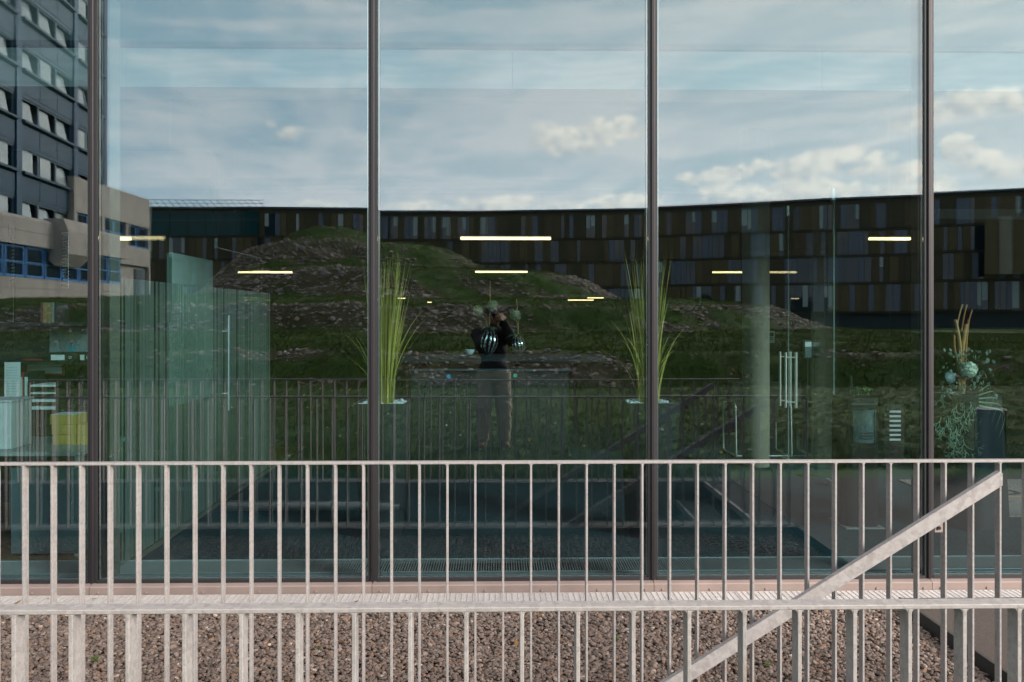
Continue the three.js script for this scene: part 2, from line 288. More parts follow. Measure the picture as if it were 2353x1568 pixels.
{
  const r = rng(5), lists = [[], [], []], big = [];
  let n = 0, tries = 0;
  while (n < 27000 && tries++ < 900000) {
    const x = -26 + r() * 46, z = 13.6 + r() * 29, k = land(x, z);
    if (r() > k.rock * 1.05 - .06 && r() > .006) continue;
    const s = (.016 + .075 * Math.pow(r(), 4) + (r() < .008 ? .07 : 0)) * (z < 17 ? .8 : 1), t = .19 + r() * r() * .42, wv = .02 + r() * .07;
    const it = [x, k.h + s * .15, z, s * (.9 + r() * .5), s * (.6 + r() * .4), s * (.9 + r() * .4), r() * 6.28, (r() - .5) * .7, (t + wv), t, (t - wv * .7)];
    if (s > .115 && big.length < 26) { big.push(it); } else lists[n % 3].push(it);
    n++;
  }
  const sm = std({ color: 0xffffff, roughness: .95, map: T.soft });
  lists.forEach((l, i) => scatter('rubble_stones', lump(20 + i, 1), sm, l, 'pale broken stones scattered over the slopes of the mound', 'stones'));
  const bs = [lump(31, 2), lump(32, 2), lump(33, 2)], bm = [.20, .25, .30].map((k) => std({ color: lin(k * 1.04, k, k * .93), roughness: .95, map: T.soft }));
  big.forEach((t, i) => { const b = mesh('boulder', bs[i % 3], bm[i % 3]); b.position.set(t[0], t[1], t[2]); b.scale.set(t[3] * 1.25, t[4] * 1.25, t[5] * 1.25); b.rotation.y = t[6]; tag(b, 'larger pale boulder lying among rubble on the grassy mound', 'boulder', 'boulders on the terraced mound'); });
}
// grass: tufts of a few bent blades
function tuft(seed, blades, h, spread, wd) {
  const r = rng(seed), pos = [];
  for (let i = 0; i < blades; i++) {
    const a = r() * 6.28, d = spread * Math.sqrt(r()), x = Math.cos(a) * d, z = Math.sin(a) * d, hh = h * (.5 + r() * .6), lx = (r() - .5) * h * .9, lz = (r() - .5) * h * .9, o = r() * 6.28, wx = Math.cos(o) * wd, wz = Math.sin(o) * wd;
    pos.push(x - wx, 0, z - wz, x + wx, 0, z + wz, x + lx * .4, hh * .65, z + lz * .4); pos.push(x + wx * .6 + lx * .22, hh * .35, z + wz * .6 + lz * .22, x + lx, hh, z + lz, x + lx * .4 - wx * .4, hh * .6, z + lz * .4);
  }
  const g = new THREE.BufferGeometry(); g.setAttribute('position', new THREE.Float32BufferAttribute(pos, 3)); g.computeVertexNormals();
  const nn = g.attributes.normal; for (let i = 0; i < nn.count; i++) { const v = V(nn.getX(i) * .4, 1, nn.getZ(i) * .4).normalize(); nn.setXYZ(i, v.x, v.y, v.z); } return g;
}
{
  const r = rng(9), near = [[], []], far = [[], []];
  const gm = std({ color: 0xffffff, roughness: .9, side: THREE.DoubleSide });
  for (let i = 0; i < 46000; i++) {
    const z = 3.34 + Math.pow(r(), 1.5) * 13, x = (-.5 + r()) * (z + 5) * 1.45 + .3, k = land(x, z); if (k.rock > .5 || (x > 2.3 && z < 3.7)) continue;
    const s = .7 + r() * .7, t = .8 + r() * .5 + (fbm(x * .7, z * .7, 2) - .5) * .8, dry = r() < .12 ? 1.5 : 1; near[i % 2].push([x, k.h - .005, z, s, s * (.8 + r() * .5), s, r() * 6.28, 0, .060 * t * dry, .116 * t, .012 * t]);
  }
  for (let i = 0; i < 60000; i++) {
    const z = 14 + r() * 30, x = (-.5 + r()) * (z + 5) * 1.4, k = land(x, z); if (r() < k.rock * .95) continue;
    const s = .8 + r() * .9, t = .75 + r() * .55 + (fbm(x * .4, z * .4, 2) - .5) * .7; far[i % 2].push([x, k.h - .02, z, s * 1.3, s * (.5 + r() * .5), s * 1.3, r() * 6.28, 0, .068 * t, .114 * t, .013 * t]);
  }
  near.forEach((l, i) => scatter('lawn_grass', tuft(50 + i, 9, .055, .05, .0022), gm, l, 'short mown grass of the lawn behind the railings', 'grass'));
  far.forEach((l, i) => scatter('mound_grass', tuft(60 + i, 9, .11, .10, .006), gm, l, 'rough grass growing on the terraces of the mound', 'grass'));
  const fl = [], fg = new THREE.IcosahedronGeometry(1, 0);
  for (let i = 0; i < 420; i++) { const z = 4 + r() * 22, x = (-.5 + r()) * (z + 5) * 1.3, k = land(x, z); const y = r() < .6, s = .012 + r() * .012; fl.push([x, k.h + .05 + r() * .05, z, s, s * .6, s, 0, 0, .6, y ? .40 : .6, y ? .02 : .55]); }
  scatter('meadow_flowers', fg, gm, fl, 'tiny yellow and white flowers dotted through the grass', 'flowers');
}

// ---------------------------------------------------------------- gravel bed, paved landing, stairwell
const Z1 = 1.445, Z2 = 3.215, XE = 2.43;   // the two railings, and where they end on the right
struct('gravel_bed', uvm(box2(-12, 2.32, -.40, -.088, .255, 1.36), 2), M.soil, 'dark bed under the brown gravel');
{
  const r = rng(14), shapes = [0, 1, 2, 3].map((i) => lump(100 + i, 1, .45)), lists = [[], [], [], []];
  for (let i = 0; i < 56000; i++) {
    const x = -4.3 + r() * 6.6, z = .262 + r() * 1.085, top = i > 24000, s = .0072 + .0062 * Math.pow(r(), 1.4) + (r() < .06 ? .005 * r() : 0), q = r();
    let c = [.150, .112, .092]; if (q < .07) c = [.195, .115, .076]; else if (q < .26) c = [.205, .162, .136]; else if (q < .275) c = [.38, .31, .26]; else if (q < .5) c = [.112, .088, .076];
    const k = .75 + r() * .5; lists[i % 4].push([x, (top ? -.064 : -.077) + r() * .012, z, s * (1 + r() * .4), s * (.8 + r() * .5), s * (.85 + r() * .4), r() * 6.28, (r() - .5) * 1.3, c[0] * k, c[1] * k, c[2] * k]);
  }
  const sm = std({ color: 0xffffff, roughness: .9, map: T.soft });
  lists.forEach((l, i) => scatter('gravel', shapes[i], sm, l, 'loose brown and grey crushed gravel between railing and glass wall', 'gravel'));
}
{ // dry leaves and a few seedlings
  const r = rng(61), l = [], sh = new THREE.Shape(); sh.moveTo(-.016, 0); sh.quadraticCurveTo(0, .013, .018, 0); sh.quadraticCurveTo(0, -.013, -.016, 0); const lg = new THREE.ShapeGeometry(sh, 5); lg.rotateX(-Math.PI / 2); const pa = lg.attributes.position; for (let i = 0; i < pa.count; i++) pa.setY(i, Math.abs(pa.getZ(i)) * .6 + pa.getX(i) * pa.getX(i) * 9); lg.computeVertexNormals();
  for (let i = 0; i < 46; i++) { const s = .6 + r() * .9, onGrate = r() < .25, z = onGrate ? .07 + r() * .16 : .27 + r() * 1.05, k = .6 + r() * .6; l.push([-4 + r() * 6.2, onGrate ? -.019 : -.046, z, s, s, s, r() * 6.28, (r() - .5) * .8, .16 * k, .085 * k, .035 * k]); }
  scatter('dry_leaves', lg, std({ roughness: .9, side: THREE.DoubleSide }), l, 'small dry brown leaves fallen on gravel and grating', 'leaves');
  const wm = std({ color: lin(.07, .105, .025), roughness: .8, side: THREE.DoubleSide });
  [[-1.95, .95, 1.2], [.62, .72, .9], [-.9, .8, .7], [1.3, 1.05, .8], [.42, .62, .8]].forEach(([x, z, s], k) => {
    const w = thing('seedling', ['largest green seedling sprouting between stones of the gravel bed', 'small green seedling in gravel below the right planter', 'tiny green seedling in gravel below the left planter', 'small green seedling in gravel beside the sloping handrail', 'small green seedling in gravel below the reception desk'][k], 'plant', [x, -.062, z]);
    mesh('stem', bar(V(0, 0, 0), V(.002, .03 * s, 0), .0012, 5), wm, w);
    for (let i = 0; i < 9; i++) { const q = new THREE.SphereGeometry(.009 * s, 6, 4); q.scale(1.6, .15, .8); q.translate(.011 * s, 0, 0); q.rotateZ(.2 + r() * .6); q.rotateY(i * 2.4); q.translate(0, (.008 + i * .0028) * s, 0); mesh('leaf', q, wm, w); }
  });
}
// paved landing with a dark steel edging
struct('landing', uvm(merge([box2(2.345, 14, -.4, .0, .255, 3.296)]), 1.2), M.asphalt, 'brown asphalt landing raised behind a dark edging');
tag(mesh('edging_plate', uvm(box2(2.327, 2.343, -.3, .004, .255, 1.355)), std({ color: lin(.035, .032, .03), roughness: .85, map: T.soft })), 'dark steel edging plate between the gravel and the brown asphalt landing', 'edging');
{ // stairwell: two retaining walls, an end wall and a floor
  const c = M.concreteDark;
  struct('stairwell_wall', uvm(box2(-12, 2.34, -2.9, 0, 1.36, 1.53)), c, 'concrete retaining wall under the railing by the gravel');
  struct('stairwell_wall', uvm(merge([box2(-12, 2.34, -.42, 0, 3.13, 3.298), box2(-12, 2.34, -2.9, -.424, 3.16, 3.298)])), c, 'concrete retaining wall under the railing by the lawn');
  struct('stairwell_floor', uvm(box2(-12, 2.34, -3.0, -2.904, 1.53, 3.13)), c);
  struct('stairwell_end_wall', uvm(box2(2.0, 2.34, -2.9, -.30, 1.534, 3.126)), c);
  struct('stairwell_end_wall', uvm(box2(-12.2, -12.004, -2.9, 0, 1.36, 3.298)), c);
}
{ // steel stair with grating treads
  const st = thing('steel_stair', 'galvanised steel stair with grating treads going down between two railings', 'stair', [0, 0, 0]);
  const n = 13, run = .29, rise = .175;
  for (let i = 0; i < n; i++) {
    const x1 = 2.335 - i * run - (i ? .006 : 0), x0 = 2.335 - (i + 1) * run, y = -.004 - i * rise, g = [];
    g.push(box2(x0, x1, y - .035, y, 1.56, 1.565), box2(x0, x1, y - .035, y, 3.095, 3.1), box2(x1 - .005, x1, y - .035, y, 1.565, 3.095));
    for (let k = 1; k < 10; k++) { const x = x0 + .03 + (x1 - x0 - .035) * k / 10; g.push(box2(x - .002, x + .002, y - .03, y - .001, 1.565, 3.095)); }
    for (let k = 1; k < 14; k++) { const z = 1.565 + 1.53 * k / 14; g.push(box2(x0 + .03, x1 - .005, y - .012, y - .003, z - .0025, z + .0025)); }
    const t = mesh('tread', uvm(merge(g)), M.zinc[0], st);
    mesh('nosing', uvm(merge([box2(x0 - .002, x0 + .028, y - .045, y + .003, 1.565, 3.095)])), M.zinc[1], t);
  }
  for (const z of [1.548, 3.106]) { const s = new THREE.Shape(); s.moveTo(2.335, -.01); s.lineTo(2.335, -.26); s.lineTo(2.335 - n * run, -.26 - n * rise); s.lineTo(2.335 - n * run, -.01 - n * rise); s.closePath(); const g = new THREE.ExtrudeGeometry(s, { depth: .008, bevelEnabled: false }); g.translate(0, 0, z); mesh('stringer', uvm(g), M.zinc[2], st); }
}
{ // unlit tube lamp on the stairwell wall
  const a = behind(525, 1162, 8.15), b = behind(905, 1162, 8.15), z = 3.08;
  const l = thing('tube_lamp', 'unlit white tube lamp fixed along the stairwell wall', 'lamp', [0, 0, 0]);
  mesh('tube', bar(V(a.x, a.y, z), V(b.x, b.y, z), .042, 16), M.white, l);
  mesh('end_cap', bar(V(b.x, b.y, z), V(b.x + .05, b.y, z), .03, 12), M.brushed, l); mesh('end_cap', bar(V(a.x - .05, a.y, z), V(a.x, a.y, z), .03, 12), M.brushed, l);
  mesh('cable', tube([V(b.x + .05, b.y, z), V(b.x + .09, b.y - .02, z), V(b.x + .12, b.y - .10, z + .02), V(b.x + .2, b.y - .16, z + .075)], .006), M.black, l);
  for (const t of [.15, .85]) mesh('clip', box(.03, .03, .09, lerp(a.x, b.x, t), a.y, z + .045), M.brushed, l);
}
// ---------------------------------------------------------------- railings
function railing(z, label, side, phase, handX) {
  const R = thing('railing', label, 'railing', [0, 0, z], 0), x0 = -4.9, P = .1196, r = rng(Math.round(z * 100));
  mesh('top_rail', uvm(rbox(XE - x0 + .005, .010, .040, .002, (XE + x0) / 2, 1.004, 0), 4, .1 * z), M.zinc[1], R);
  const geos = [0, 1, 2, 3, 4].map((i) => uvm(rbox(.009, 1.009, .038, .0016, 0, .4945, 0), 4, i * .37, i * .61));
  let k = 0;
  for (let i = Math.ceil((x0 - phase) / P); phase + i * P <= XE - .02; i++, k++) { const m = mesh('baluster', geos[k % 5], k % 7 === 3 ? M.zincStain : M.zinc[k % 3], R); m.position.x = phase + i * P; m.rotation.y = (r() - .5) * .03; const w = mesh('weld', weldGeo, M.zinc[2], m); w.position.y = .995; }
  mesh('baluster', geos[0], M.zinc[0], R).position.x = XE;
  // sloping handrail of rectangular tube on the stair side, cut plumb at its upper end
  const s = new THREE.Shape(), sl = .617, hx = handX, hy = .945, hh = .060; s.moveTo(hx, hy - hh / 2); s.lineTo(hx, hy + hh / 2 - .012); s.lineTo(hx - .01, hy + hh / 2 - .004); s.lineTo(hx - 2.6, hy + hh / 2 - 2.6 * sl); s.lineTo(hx - 2.6, hy - hh / 2 - 2.6 * sl); s.closePath();
  const g = new THREE.ExtrudeGeometry(s, { depth: .026, bevelEnabled: true, bevelSize: .002, bevelThickness: .002, bevelSegments: 1 }); g.translate(0, 0, side > 0 ? .062 : -.062 - .026);
  const h = mesh('handrail', uvm(g, 1.6, .3), M.zinc[0], R);
  for (const bx of [hx - .26, hx - 1.3]) { const by = hy - (hx - bx) * sl - .055; mesh('bracket', uvm(merge([rbox(.036, .040, .008, .002, bx, by, side * .062), box(.012, .012, .05, bx - .012, by, side * .04)])), M.sill, h); mesh('bolt', (() => { const q = cyl(.008, .008, .006, 0, 0, 0, 6); q.rotateX(Math.PI / 2); q.translate(bx, by, side * .069); return q; })(), M.darkFrame, h); }
  return R;
}
const weldGeo = (() => { const s = new THREE.Shape(); s.moveTo(-.013, .004); s.lineTo(.013, .004); s.quadraticCurveTo(.0046, .0035, .0046, -.006); s.lineTo(-.0046, -.006); s.quadraticCurveTo(-.0046, .0035, -.013, .004); const g = new THREE.ExtrudeGeometry(s, { depth: .036, bevelEnabled: false }); g.translate(0, 0, -.018); return uvm(g, 2); })();
railing(Z1, 'galvanised flat-bar railing standing along the gravel bed, with sloping handrail', 1, inside(1156, 1100, D - Z1).x, inside(2301, 1080, D - Z1 - .08).x);
railing(Z2, 'galvanised flat-bar railing on the lawn side of the stairwell', -1, inside(1199, 1500, D - Z2).x, inside(2301, 1080, D - Z1 - .08).x);

// ---------------------------------------------------------------- glass wall
const MX = [213, 857, 1500, 2134].map((u) => inside(u, 1000, D).x), BAY = MX[1] - MX[0];
const MXX = [MX[0] - 2 * BAY, MX[0] - BAY, ...MX, MX[3] + BAY, MX[3] + 2 * BAY];
{
  const W = thing('curtain_wall', 'storey-high mirroring glass wall with slim brownish metal mullions', 'glass wall', [0, 0, 0]), top = 5.6;
  MXX.forEach((x, i) => {
    const m = mesh('mullion', uvm(rbox(.044, top, .13, .003, x, top / 2, -.105)), M.darkFrame, W);
    mesh('cap', uvm(rbox(.022, top - .036, .018, .004, x, top / 2 + .018, .012), 1, i * .3), M.capMetal, m);
    mesh('gasket', merge([box(.016, top - .036, .012, x - .0195, top / 2 + .018, .003), box(.016, top - .036, .012, x + .0195, top / 2 + .018, .003)]), M.gasket, m);
  });
  for (let i = 0; i < MXX.length - 1; i++) {
    const a = MXX[i] + .024, b = MXX[i + 1] - .024;
    const cx = (a + b) / 2, p = mesh('glass_pane', uvm(box2(a - cx, b - cx, .040, top, -.014, .014), .4, i * .37, i * .53), M.glass, W); p.position.set(cx, 0, -.020); p.rotation.set(((i * 37) % 11 - 5) * .00024, ((i * 53) % 13 - 6) * .0003, 0);   // panes never hang quite in one plane
    mesh('spacer_bar', merge([box2(a - cx + .006, a - cx + .012, .05, top, -.006, .006), box2(b - cx - .012, b - cx - .006, .05, top, -.006, .006), box2(a - cx + .013, b - cx - .013, .05, .056, -.006, .006)]), M.spacer, p);
    const s0 = MXX[i] + .0015, s1 = MXX[i + 1] - .0015;
    const sh = new THREE.Shape(); sh.moveTo(.004, .036); sh.lineTo(.040, .024); sh.lineTo(.046, .018); sh.lineTo(.046, -.040); sh.lineTo(.004, -.040); sh.closePath();
    const g = new THREE.ExtrudeGeometry(sh, { depth: s1 - s0, bevelEnabled: false }); g.rotateY(Math.PI / 2); g.scale(1, 1, -1); g.translate(s0, 0, 0);
    const gi = g.toNonIndexed(); const pa = gi.attributes.position; for (let k = 0; k < pa.count; k += 3) { for (const j of [0, 1, 2]) { const t = pa.array[(k + 1) * 3 + j]; pa.array[(k + 1) * 3 + j] = pa.array[(k + 2) * 3 + j]; pa.array[(k + 2) * 3 + j] = t; } } gi.computeVertexNormals();
    const sill = mesh('base_profile', uvm(gi, 1.3, i * .21), M.sill, W);
    for (const x of [s0 + .05, s0 + (s1 - s0) * .2, s0 + (s1 - s0) * .4, s0 + (s1 - s0) * .6, s0 + (s1 - s0) * .8, s1 - .05]) { const q = cyl(.009, .007, .006, 0, 0, 0, 6); q.rotateX(Math.PI / 2); q.translate(x, -.012, .049); mesh('bolt', q, M.sill, sill); }
    mesh('bottom_gasket', box2(a, b, .030, .052, -.006, .012), M.gasket, W);
  }
  mesh('head_beam', uvm(box2(MXX[0], MXX[7], top, 6.3, -.4, .05)), M.darkFrame, W);
}
{ // steel grating in the drain along the glass
  const x0 = -4.6, xm = inside(2095 - 395, 1370, 4.87).x;
  for (const [a, b, what] of [[x0, xm - .002, 'longer'], [xm + .002, 4.4, 'shorter']]) {
    const G = thing('drain_grating', what === 'longer' ? 'pale steel grating strip running under the central and left panes beside the gravel' : 'pale steel grating strip running under the right panes to the asphalt landing', 'grating', [0, 0, 0]), g = [], y = -.022;
    const frame = [box2(a, b, y - .03, y, .056, .060), box2(a, b, y - .03, y + .001, .244, .249), box2(a, a + .004, y - .03, y, .060, .244), box2(b - .004, b, y - .03, y, .060, .244)];
    mesh('frame', uvm(merge(frame), 2), M.zincLight, G);
    for (let k = 1; k < 15; k++) { const z = .060 + .184 * k / 15; g.push(box2(a + .004, b - .004, y - .02, y - .0015, z - .0028, z + .0028)); }
    mesh('bearing_bars', uvm(merge(g), 2), M.zincLight, G);
    const c = []; for (let x = a + .033; x < b; x += .0333) c.push(box2(x - .0025, x + .0025, y - .02, y, .060, .244));
    mesh('cross_bars', uvm(merge(c), 2), M.zincLight, G);
  }
  struct('drain_channel', uvm(box2(-12, 14, -.4, -.058, .01, .253), 1), std({ color: lin(.32, .30, .285), roughness: .9, map: T.concrete }));
}
// ---------------------------------------------------------------- inside the glass building
const XL = -2.43, XR = 3.22;
struct('floor_edge', uvm(merge([box2(-9, 9, -.4, .0, -.285, .008)])), M.floorStone, 'pale stone strip of floor behind the glass');
struct('carpet_floor', uvm(box2(XL + .035, 9, -.4, 0, -24, -.578), 1.5), M.carpet, 'dark speckled carpet of the entrance hall');
struct('timber_floor', uvm(box2(-9, XL - .035, -.4, 0, -5.4, -.578), .6), M.wood, 'brown timber floor of the office');
struct('floor_trim', uvm(box2(XL - .033, XL + .033, -.4, .004, -5.4, -.578)), M.plaster);
struct('convector_trench', merge([box2(-9, 9, -.4, -.09, -.576, -.287)]), M.black);
{
  const G = thing('floor_grille', 'long metal convector grille set in the floor behind the glass', 'grille', [0, 0, 0]);
  mesh('frame', merge([box2(-4.5, 4.5, -.03, .002, -.577, -.568), box2(-4.5, 4.5, -.03, .002, -.295, -.286)]), M.grille, G);
  const l = []; for (let x = -4.49; x < 4.49; x += .0165) l.push([x, -.007, -.4315, 1, 1, 1, 0, 0, 1, 1, 1]);
  const im = scatter('grille_bars', box(.005, .014, .272), M.grille, l, 'thin bars of the grille', undefined, G);
}
// room shell
const plan = (pts, y0, y1) => { const s = new THREE.Shape(pts.map(([x, z]) => new THREE.Vector2(x, -z))); const g = new THREE.ExtrudeGeometry(s, { depth: y1 - y0, bevelEnabled: false }); g.rotateX(-Math.PI / 2); g.translate(0, y0, 0); return uvm(g, .6); };
struct('ceiling', plan([[-9, -1.56], [-9, -5.4], [-3.5, -5.4], [-8.2, -18.2], [-8.2, -24], [9, -24], [9, -1.56]], 3.66, 3.95), M.ceiling, 'dark ceiling of the hall');
struct('roof', plan([[-9.4, -1.75], [-9.4, -5.42], [-3.55, -5.42], [-8.4, -18.2], [-8.4, -24.4], [9.4, -24.4], [9.4, -1.75]], 3.97, 6.5), M.darkFrame);
struct('ceiling_strip', uvm(box2(-9, 9, 5.62, 5.8, -1.73, -.42), .6), M.ceiling);
struct('bulkhead_wall', uvm(box2(-9, 9, 3.66, 5.618, -1.72, -1.57), .6), M.ceiling);
struct('carpet_floor', plan([[XL + .033, -5.402], [-3.5, -5.402], [-8.2, -18.2], [-8.2, -24], [XL + .033, -24]], -.4, -.001), M.carpet);
struct('wall_left', uvm(box2(-9.2, -9, -.4, 5.6, -5.4, -.05)), M.darkWall);
struct('wall_right', uvm(box2(9, 9.2, -.4, 5.6, -24, -.05)), M.darkWall);
struct('wall_back', uvm(box2(-8.4, 9, 0, 3.66, -24.2, -24)), M.darkWall);
struct('wall_hall_left', plan([[-3.5, -5.41], [-8.2, -18.2], [-8.2, -23.99], [-8.35, -23.99], [-8.35, -18.2], [-3.66, -5.41]], 0, 3.658), M.darkWall);
const s1 = inside(20, 600, 10.2), s1b = inside(33, 600, 10.2), s2 = inside(137, 600, 10.2), s2b = inside(157, 600, 10.2), hy = (v) => inside(100, v, 10.2).y;
{ // rear wall of the office with two narrow windows
  const g = [], z0 = -5.4, z1 = -5.2, wins = [[s1.x, s1b.x, hy(800), hy(512)], [s2.x, s2b.x, hy(662), hy(532)]];
  let x = -9; for (const [a, b, y0, y1] of wins) { g.push(box2(x, a, 0, 3.66, z0, z1), box2(a, b, 0, y0, z0, z1), box2(a, b, y1, 3.66, z0, z1)); x = b; } g.push(box2(x, -3.5, 0, 3.66, z0, z1));
  struct('wall_office', uvm(merge(g)), M.darkWall);
  wins.forEach(([a, b, y0, y1], i) => {
    const B = thing('window_blind', i ? 'shorter pale venetian blind in a narrow window of the dark office wall' : 'tall pale venetian blind in a narrow window of the dark office wall', 'blind', [(a + b) / 2, y0, -5.25]);
    const sg = box(b - a - .004, .003, .030); sg.rotateX(.7);
    const bl = phys({ color: lin(.75, .78, .74), transmission: .4, thickness: 0, roughness: 1 });
    const lo = i ? 0 : (y1 - y0) * .52;
    for (let y = lo + .02; y < y1 - y0; y += .042) mesh('slat', sg, bl, B).position.y = y;
    mesh('head_rail', box(b - a - .002, .03, .04, 0, y1 - y0 - .017, 0), M.white, B);
    mesh('cord', merge([box(.004, y1 - y0 - .04, .004, 0, (y1 - y0) / 2 - .02, .02)]), M.white, B);
  });
  const sg = inside(22, 764, 15), S = thing('site_sign', 'small blue and white sign on posts standing outside behind the office window', 'sign', [sg.x, 0, sg.z]);
  mesh('panel', box(.14, .20, .02, 0, sg.y, 0), std({ color: lin(.03, .25, .55), roughness: .5 }), S); mesh('panel', box(.14, .09, .02, 0, sg.y - .15, 0), M.white, S);
  mesh('post', box(.015, sg.y + .1, .02, -.062, (sg.y + .1) / 2, -.022), M.white, S); mesh('post', box(.015, sg.y + .1, .02, .062, (sg.y + .1) / 2, -.022), M.white, S);
}
// concrete beams under the ceiling
{
  const a = inside(1180, 110, 6.2), y1 = inside(1180, 110, 6.2).y, y0 = inside(1180, 204, 6.2).y;
  let x = -8.9; [inside(290, 150, 6.2).x, inside(1178, 150, 6.2).x, inside(1890, 150, 6.2).x, 8.9].forEach((b, i) => { tag(mesh('ceiling_beam', uvm(box2(x, b - .004, y0, y1 - .02, -1.55, -1.2), .5, i * .37, i * .2), M.beam), ['board-marked concrete beam over the office at the glass', 'board-marked concrete beam over the left planter near the glass', 'board-marked concrete beam over the right planter near the glass', 'board-marked concrete beam over the flower stand near the glass'][i], 'beam'); x = b; });
  struct('ceiling_slot', box2(-8.9, 8.9, y1 + .01, y1 + .05, -1.56, -1.24), M.black);
  const b0 = inside(518, 410, 11), b1 = inside(1803, 438, 11);
  tag(mesh('hall_header', uvm(box2(b0.x, b1.x, b1.y, b0.y, -6.3, -6), .5), M.beam), 'plain concrete header spanning the hall behind the reception desk', 'beam');
  const c0 = inside(2140, 480, 8.2), c1 = inside(2420, 503, 8.2);
  tag(mesh('door_header', uvm(box2(c0.x + .05, c1.x, c1.y, c0.y, -3.3, -3.2)), M.ceiling), 'narrow dark header beam above the flower stand in the side lobby', 'beam');
}
// ---------------------------------------------------------------- glass partitions
{
  const P = thing('office_partition', 'frameless glass partition with pale vertical stripe film beside the office', 'partition', [0, 0, 0]), zA = -.20, zB = inside(626, 700, 8.9).z;
  const post = mesh('end_post', uvm(box2(XL - .05, XL + .035, 0, 3.62, -.30, -.17)), M.plaster, P);
  const panes = [[-.32, -1.19, 5.6], [-1.195, -2.70, 3.33], [-2.705, zB, 3.33]];
  for (const [a, b, t] of panes) mesh('glass_pane', box2(XL - .005, XL + .005, .02, t, b, a), M.clear, P);
  
  // film: vertical stripes of uneven width
  const r = rng(77); let z = -.34, k = 0;
  while (z > zB + .02) { const w = .006 + Math.pow(r(), 2.2) * .085, gap = r() < .3 ? .012 + r() * .02 : .003 + r() * .006, e = Math.max(z - w, zB + .01); mesh('film_stripe', box2(XL + .0065, XL + .0072, .03, 1.88, e, z), M.film, P); z = e - gap; k++; }
  const hz = inside(520, 800, 7.35).z; mesh('door_pull', bar(V(XL + .06, .80, hz), V(XL + .06, 1.64, hz), .008, 12), M.grille, P); mesh('door_pull', merge([bar(V(XL, .95, hz), V(XL + .06, .95, hz), .008), bar(V(XL, 1.5, hz), V(XL + .06, 1.5, hz), .008)]), M.brushed, P);
}
{
  const S = thing('display_board', 'white display board standing behind the striped glass partition', 'board', [-3.0, 0, 0]);
  mesh('board', uvm(rbox(.03, 1.42, 1.10, .004, 0, 1.51, -3.2)), M.board, S); mesh('edge_strip', box(.034, .62, .03, 0, 1.9, -2.63), M.glassEdge, S);
  for (const z of [-2.8, -3.6]) mesh('leg', merge([box(.03, .8, .03, 0, .4, z), box(.4, .03, .03, 0, .015, z)]), M.brushed, S);
}
{
  const P = thing('entrance_partition', 'frameless glass partition with double doors on the right of the hall', 'partition', [0, 0, 0]), e = (u) => inside(u, 800, 1).x, zAt = (u) => D - XR / (e(u)), z1 = zAt(1917), z2 = zAt(1812), z3 = z2 * 2 - z1;
  const panes = [[-1.72, z1 + .004, 3.33], [z3 - .004, -8, 3.33]];
  for (const [a, b, t] of panes) mesh('glass_pane', box2(XR - .005, XR + .005, .02, t, b, a), M.clear, P);
  
  for (const [a, b, zh] of [[z1 - .004, z2 + .004, z2 + .08], [z2 - .004, z3 + .004, z2 - .10]]) {
    const d = mesh('door', box2(XR - .005, XR + .005, .012, 2.75, b, a), M.clear, P);
    const y1 = inside(1812, 810, 9).y, y0 = inside(1812, 937, 9).y;
    mesh('door_handle', merge([-1, 1].flatMap((s) => [bar(V(XR + s * .058, y0, zh), V(XR + s * .058, y1, zh), .0125, 14), bar(V(XR, y0 + .06, zh), V(XR + s * .058, y0 + .06, zh), .007), bar(V(XR, y1 - .055, zh), V(XR + s * .058, y1 - .055, zh), .007)])), M.chrome, d);
    mesh('edge', box2(XR - .0055, XR + .0055, .012, 2.75, b - .003, b - .0005), M.glassEdge, d); mesh('edge', box2(XR - .0055, XR + .0055, .012, 2.75, a + .0005, a + .003), M.glassEdge, d);
    mesh('patch_fitting', rbox(.03, .12, .05, .004, XR, 2.80, a - .03), M.chrome, d); mesh('patch_fitting', rbox(.03, .05, .16, .004, XR, .03, a - .09), M.chrome, d);
  }
  
}
{ // round column and wall boxes
  const c = inside(1737, 800, 9.0); const C = tag(mesh('column', cyl(.145, .145, 3.66, c.x, 1.83, c.z, 40), M.plaster), 'round pale plastered column beside the glass doors', 'column');
  const q = inside(1773, 775, 12), w = thing('wall_phone', 'small pale door phone on a dark panel behind the column', 'door phone', [q.x, 0, q.z]);
  mesh('dark_panel', box(.9, 2.6, .06, .35, 1.3, -.06), M.darkWall, w); mesh('housing', rbox(.10, .17, .03, .006, 0, q.y, -.012), M.white, w); mesh('display', box(.06, .05, .004, 0, q.y + .04, .006), M.black, w);
  for (let i = 0; i < 6; i++) mesh('key', box(.014, .012, .004, -.02 + (i % 3) * .02, q.y - .01 - Math.floor(i / 3) * .025, .005), M.darkFrame, w);
  const k = inside(1856, 803, 8.4), b = thing('card_reader', 'grey card reader box on a slim post by the glass doors', 'card reader', [3.10, 0, k.z]); const kx = k.x - 3.10;
  mesh('housing', rbox(.075, .18, .03, .008, kx, k.y, 0), M.tealSteel, b); mesh('cover', rbox(.07, .05, .034, .006, kx, k.y + .05, .001), M.blind, b); mesh('post', box(.012, k.y - .09, .012, kx, (k.y - .09) / 2, 0), M.black, b); mesh('foot', cyl(.1, .1, .01, kx, .005, 0), M.black, b);
}
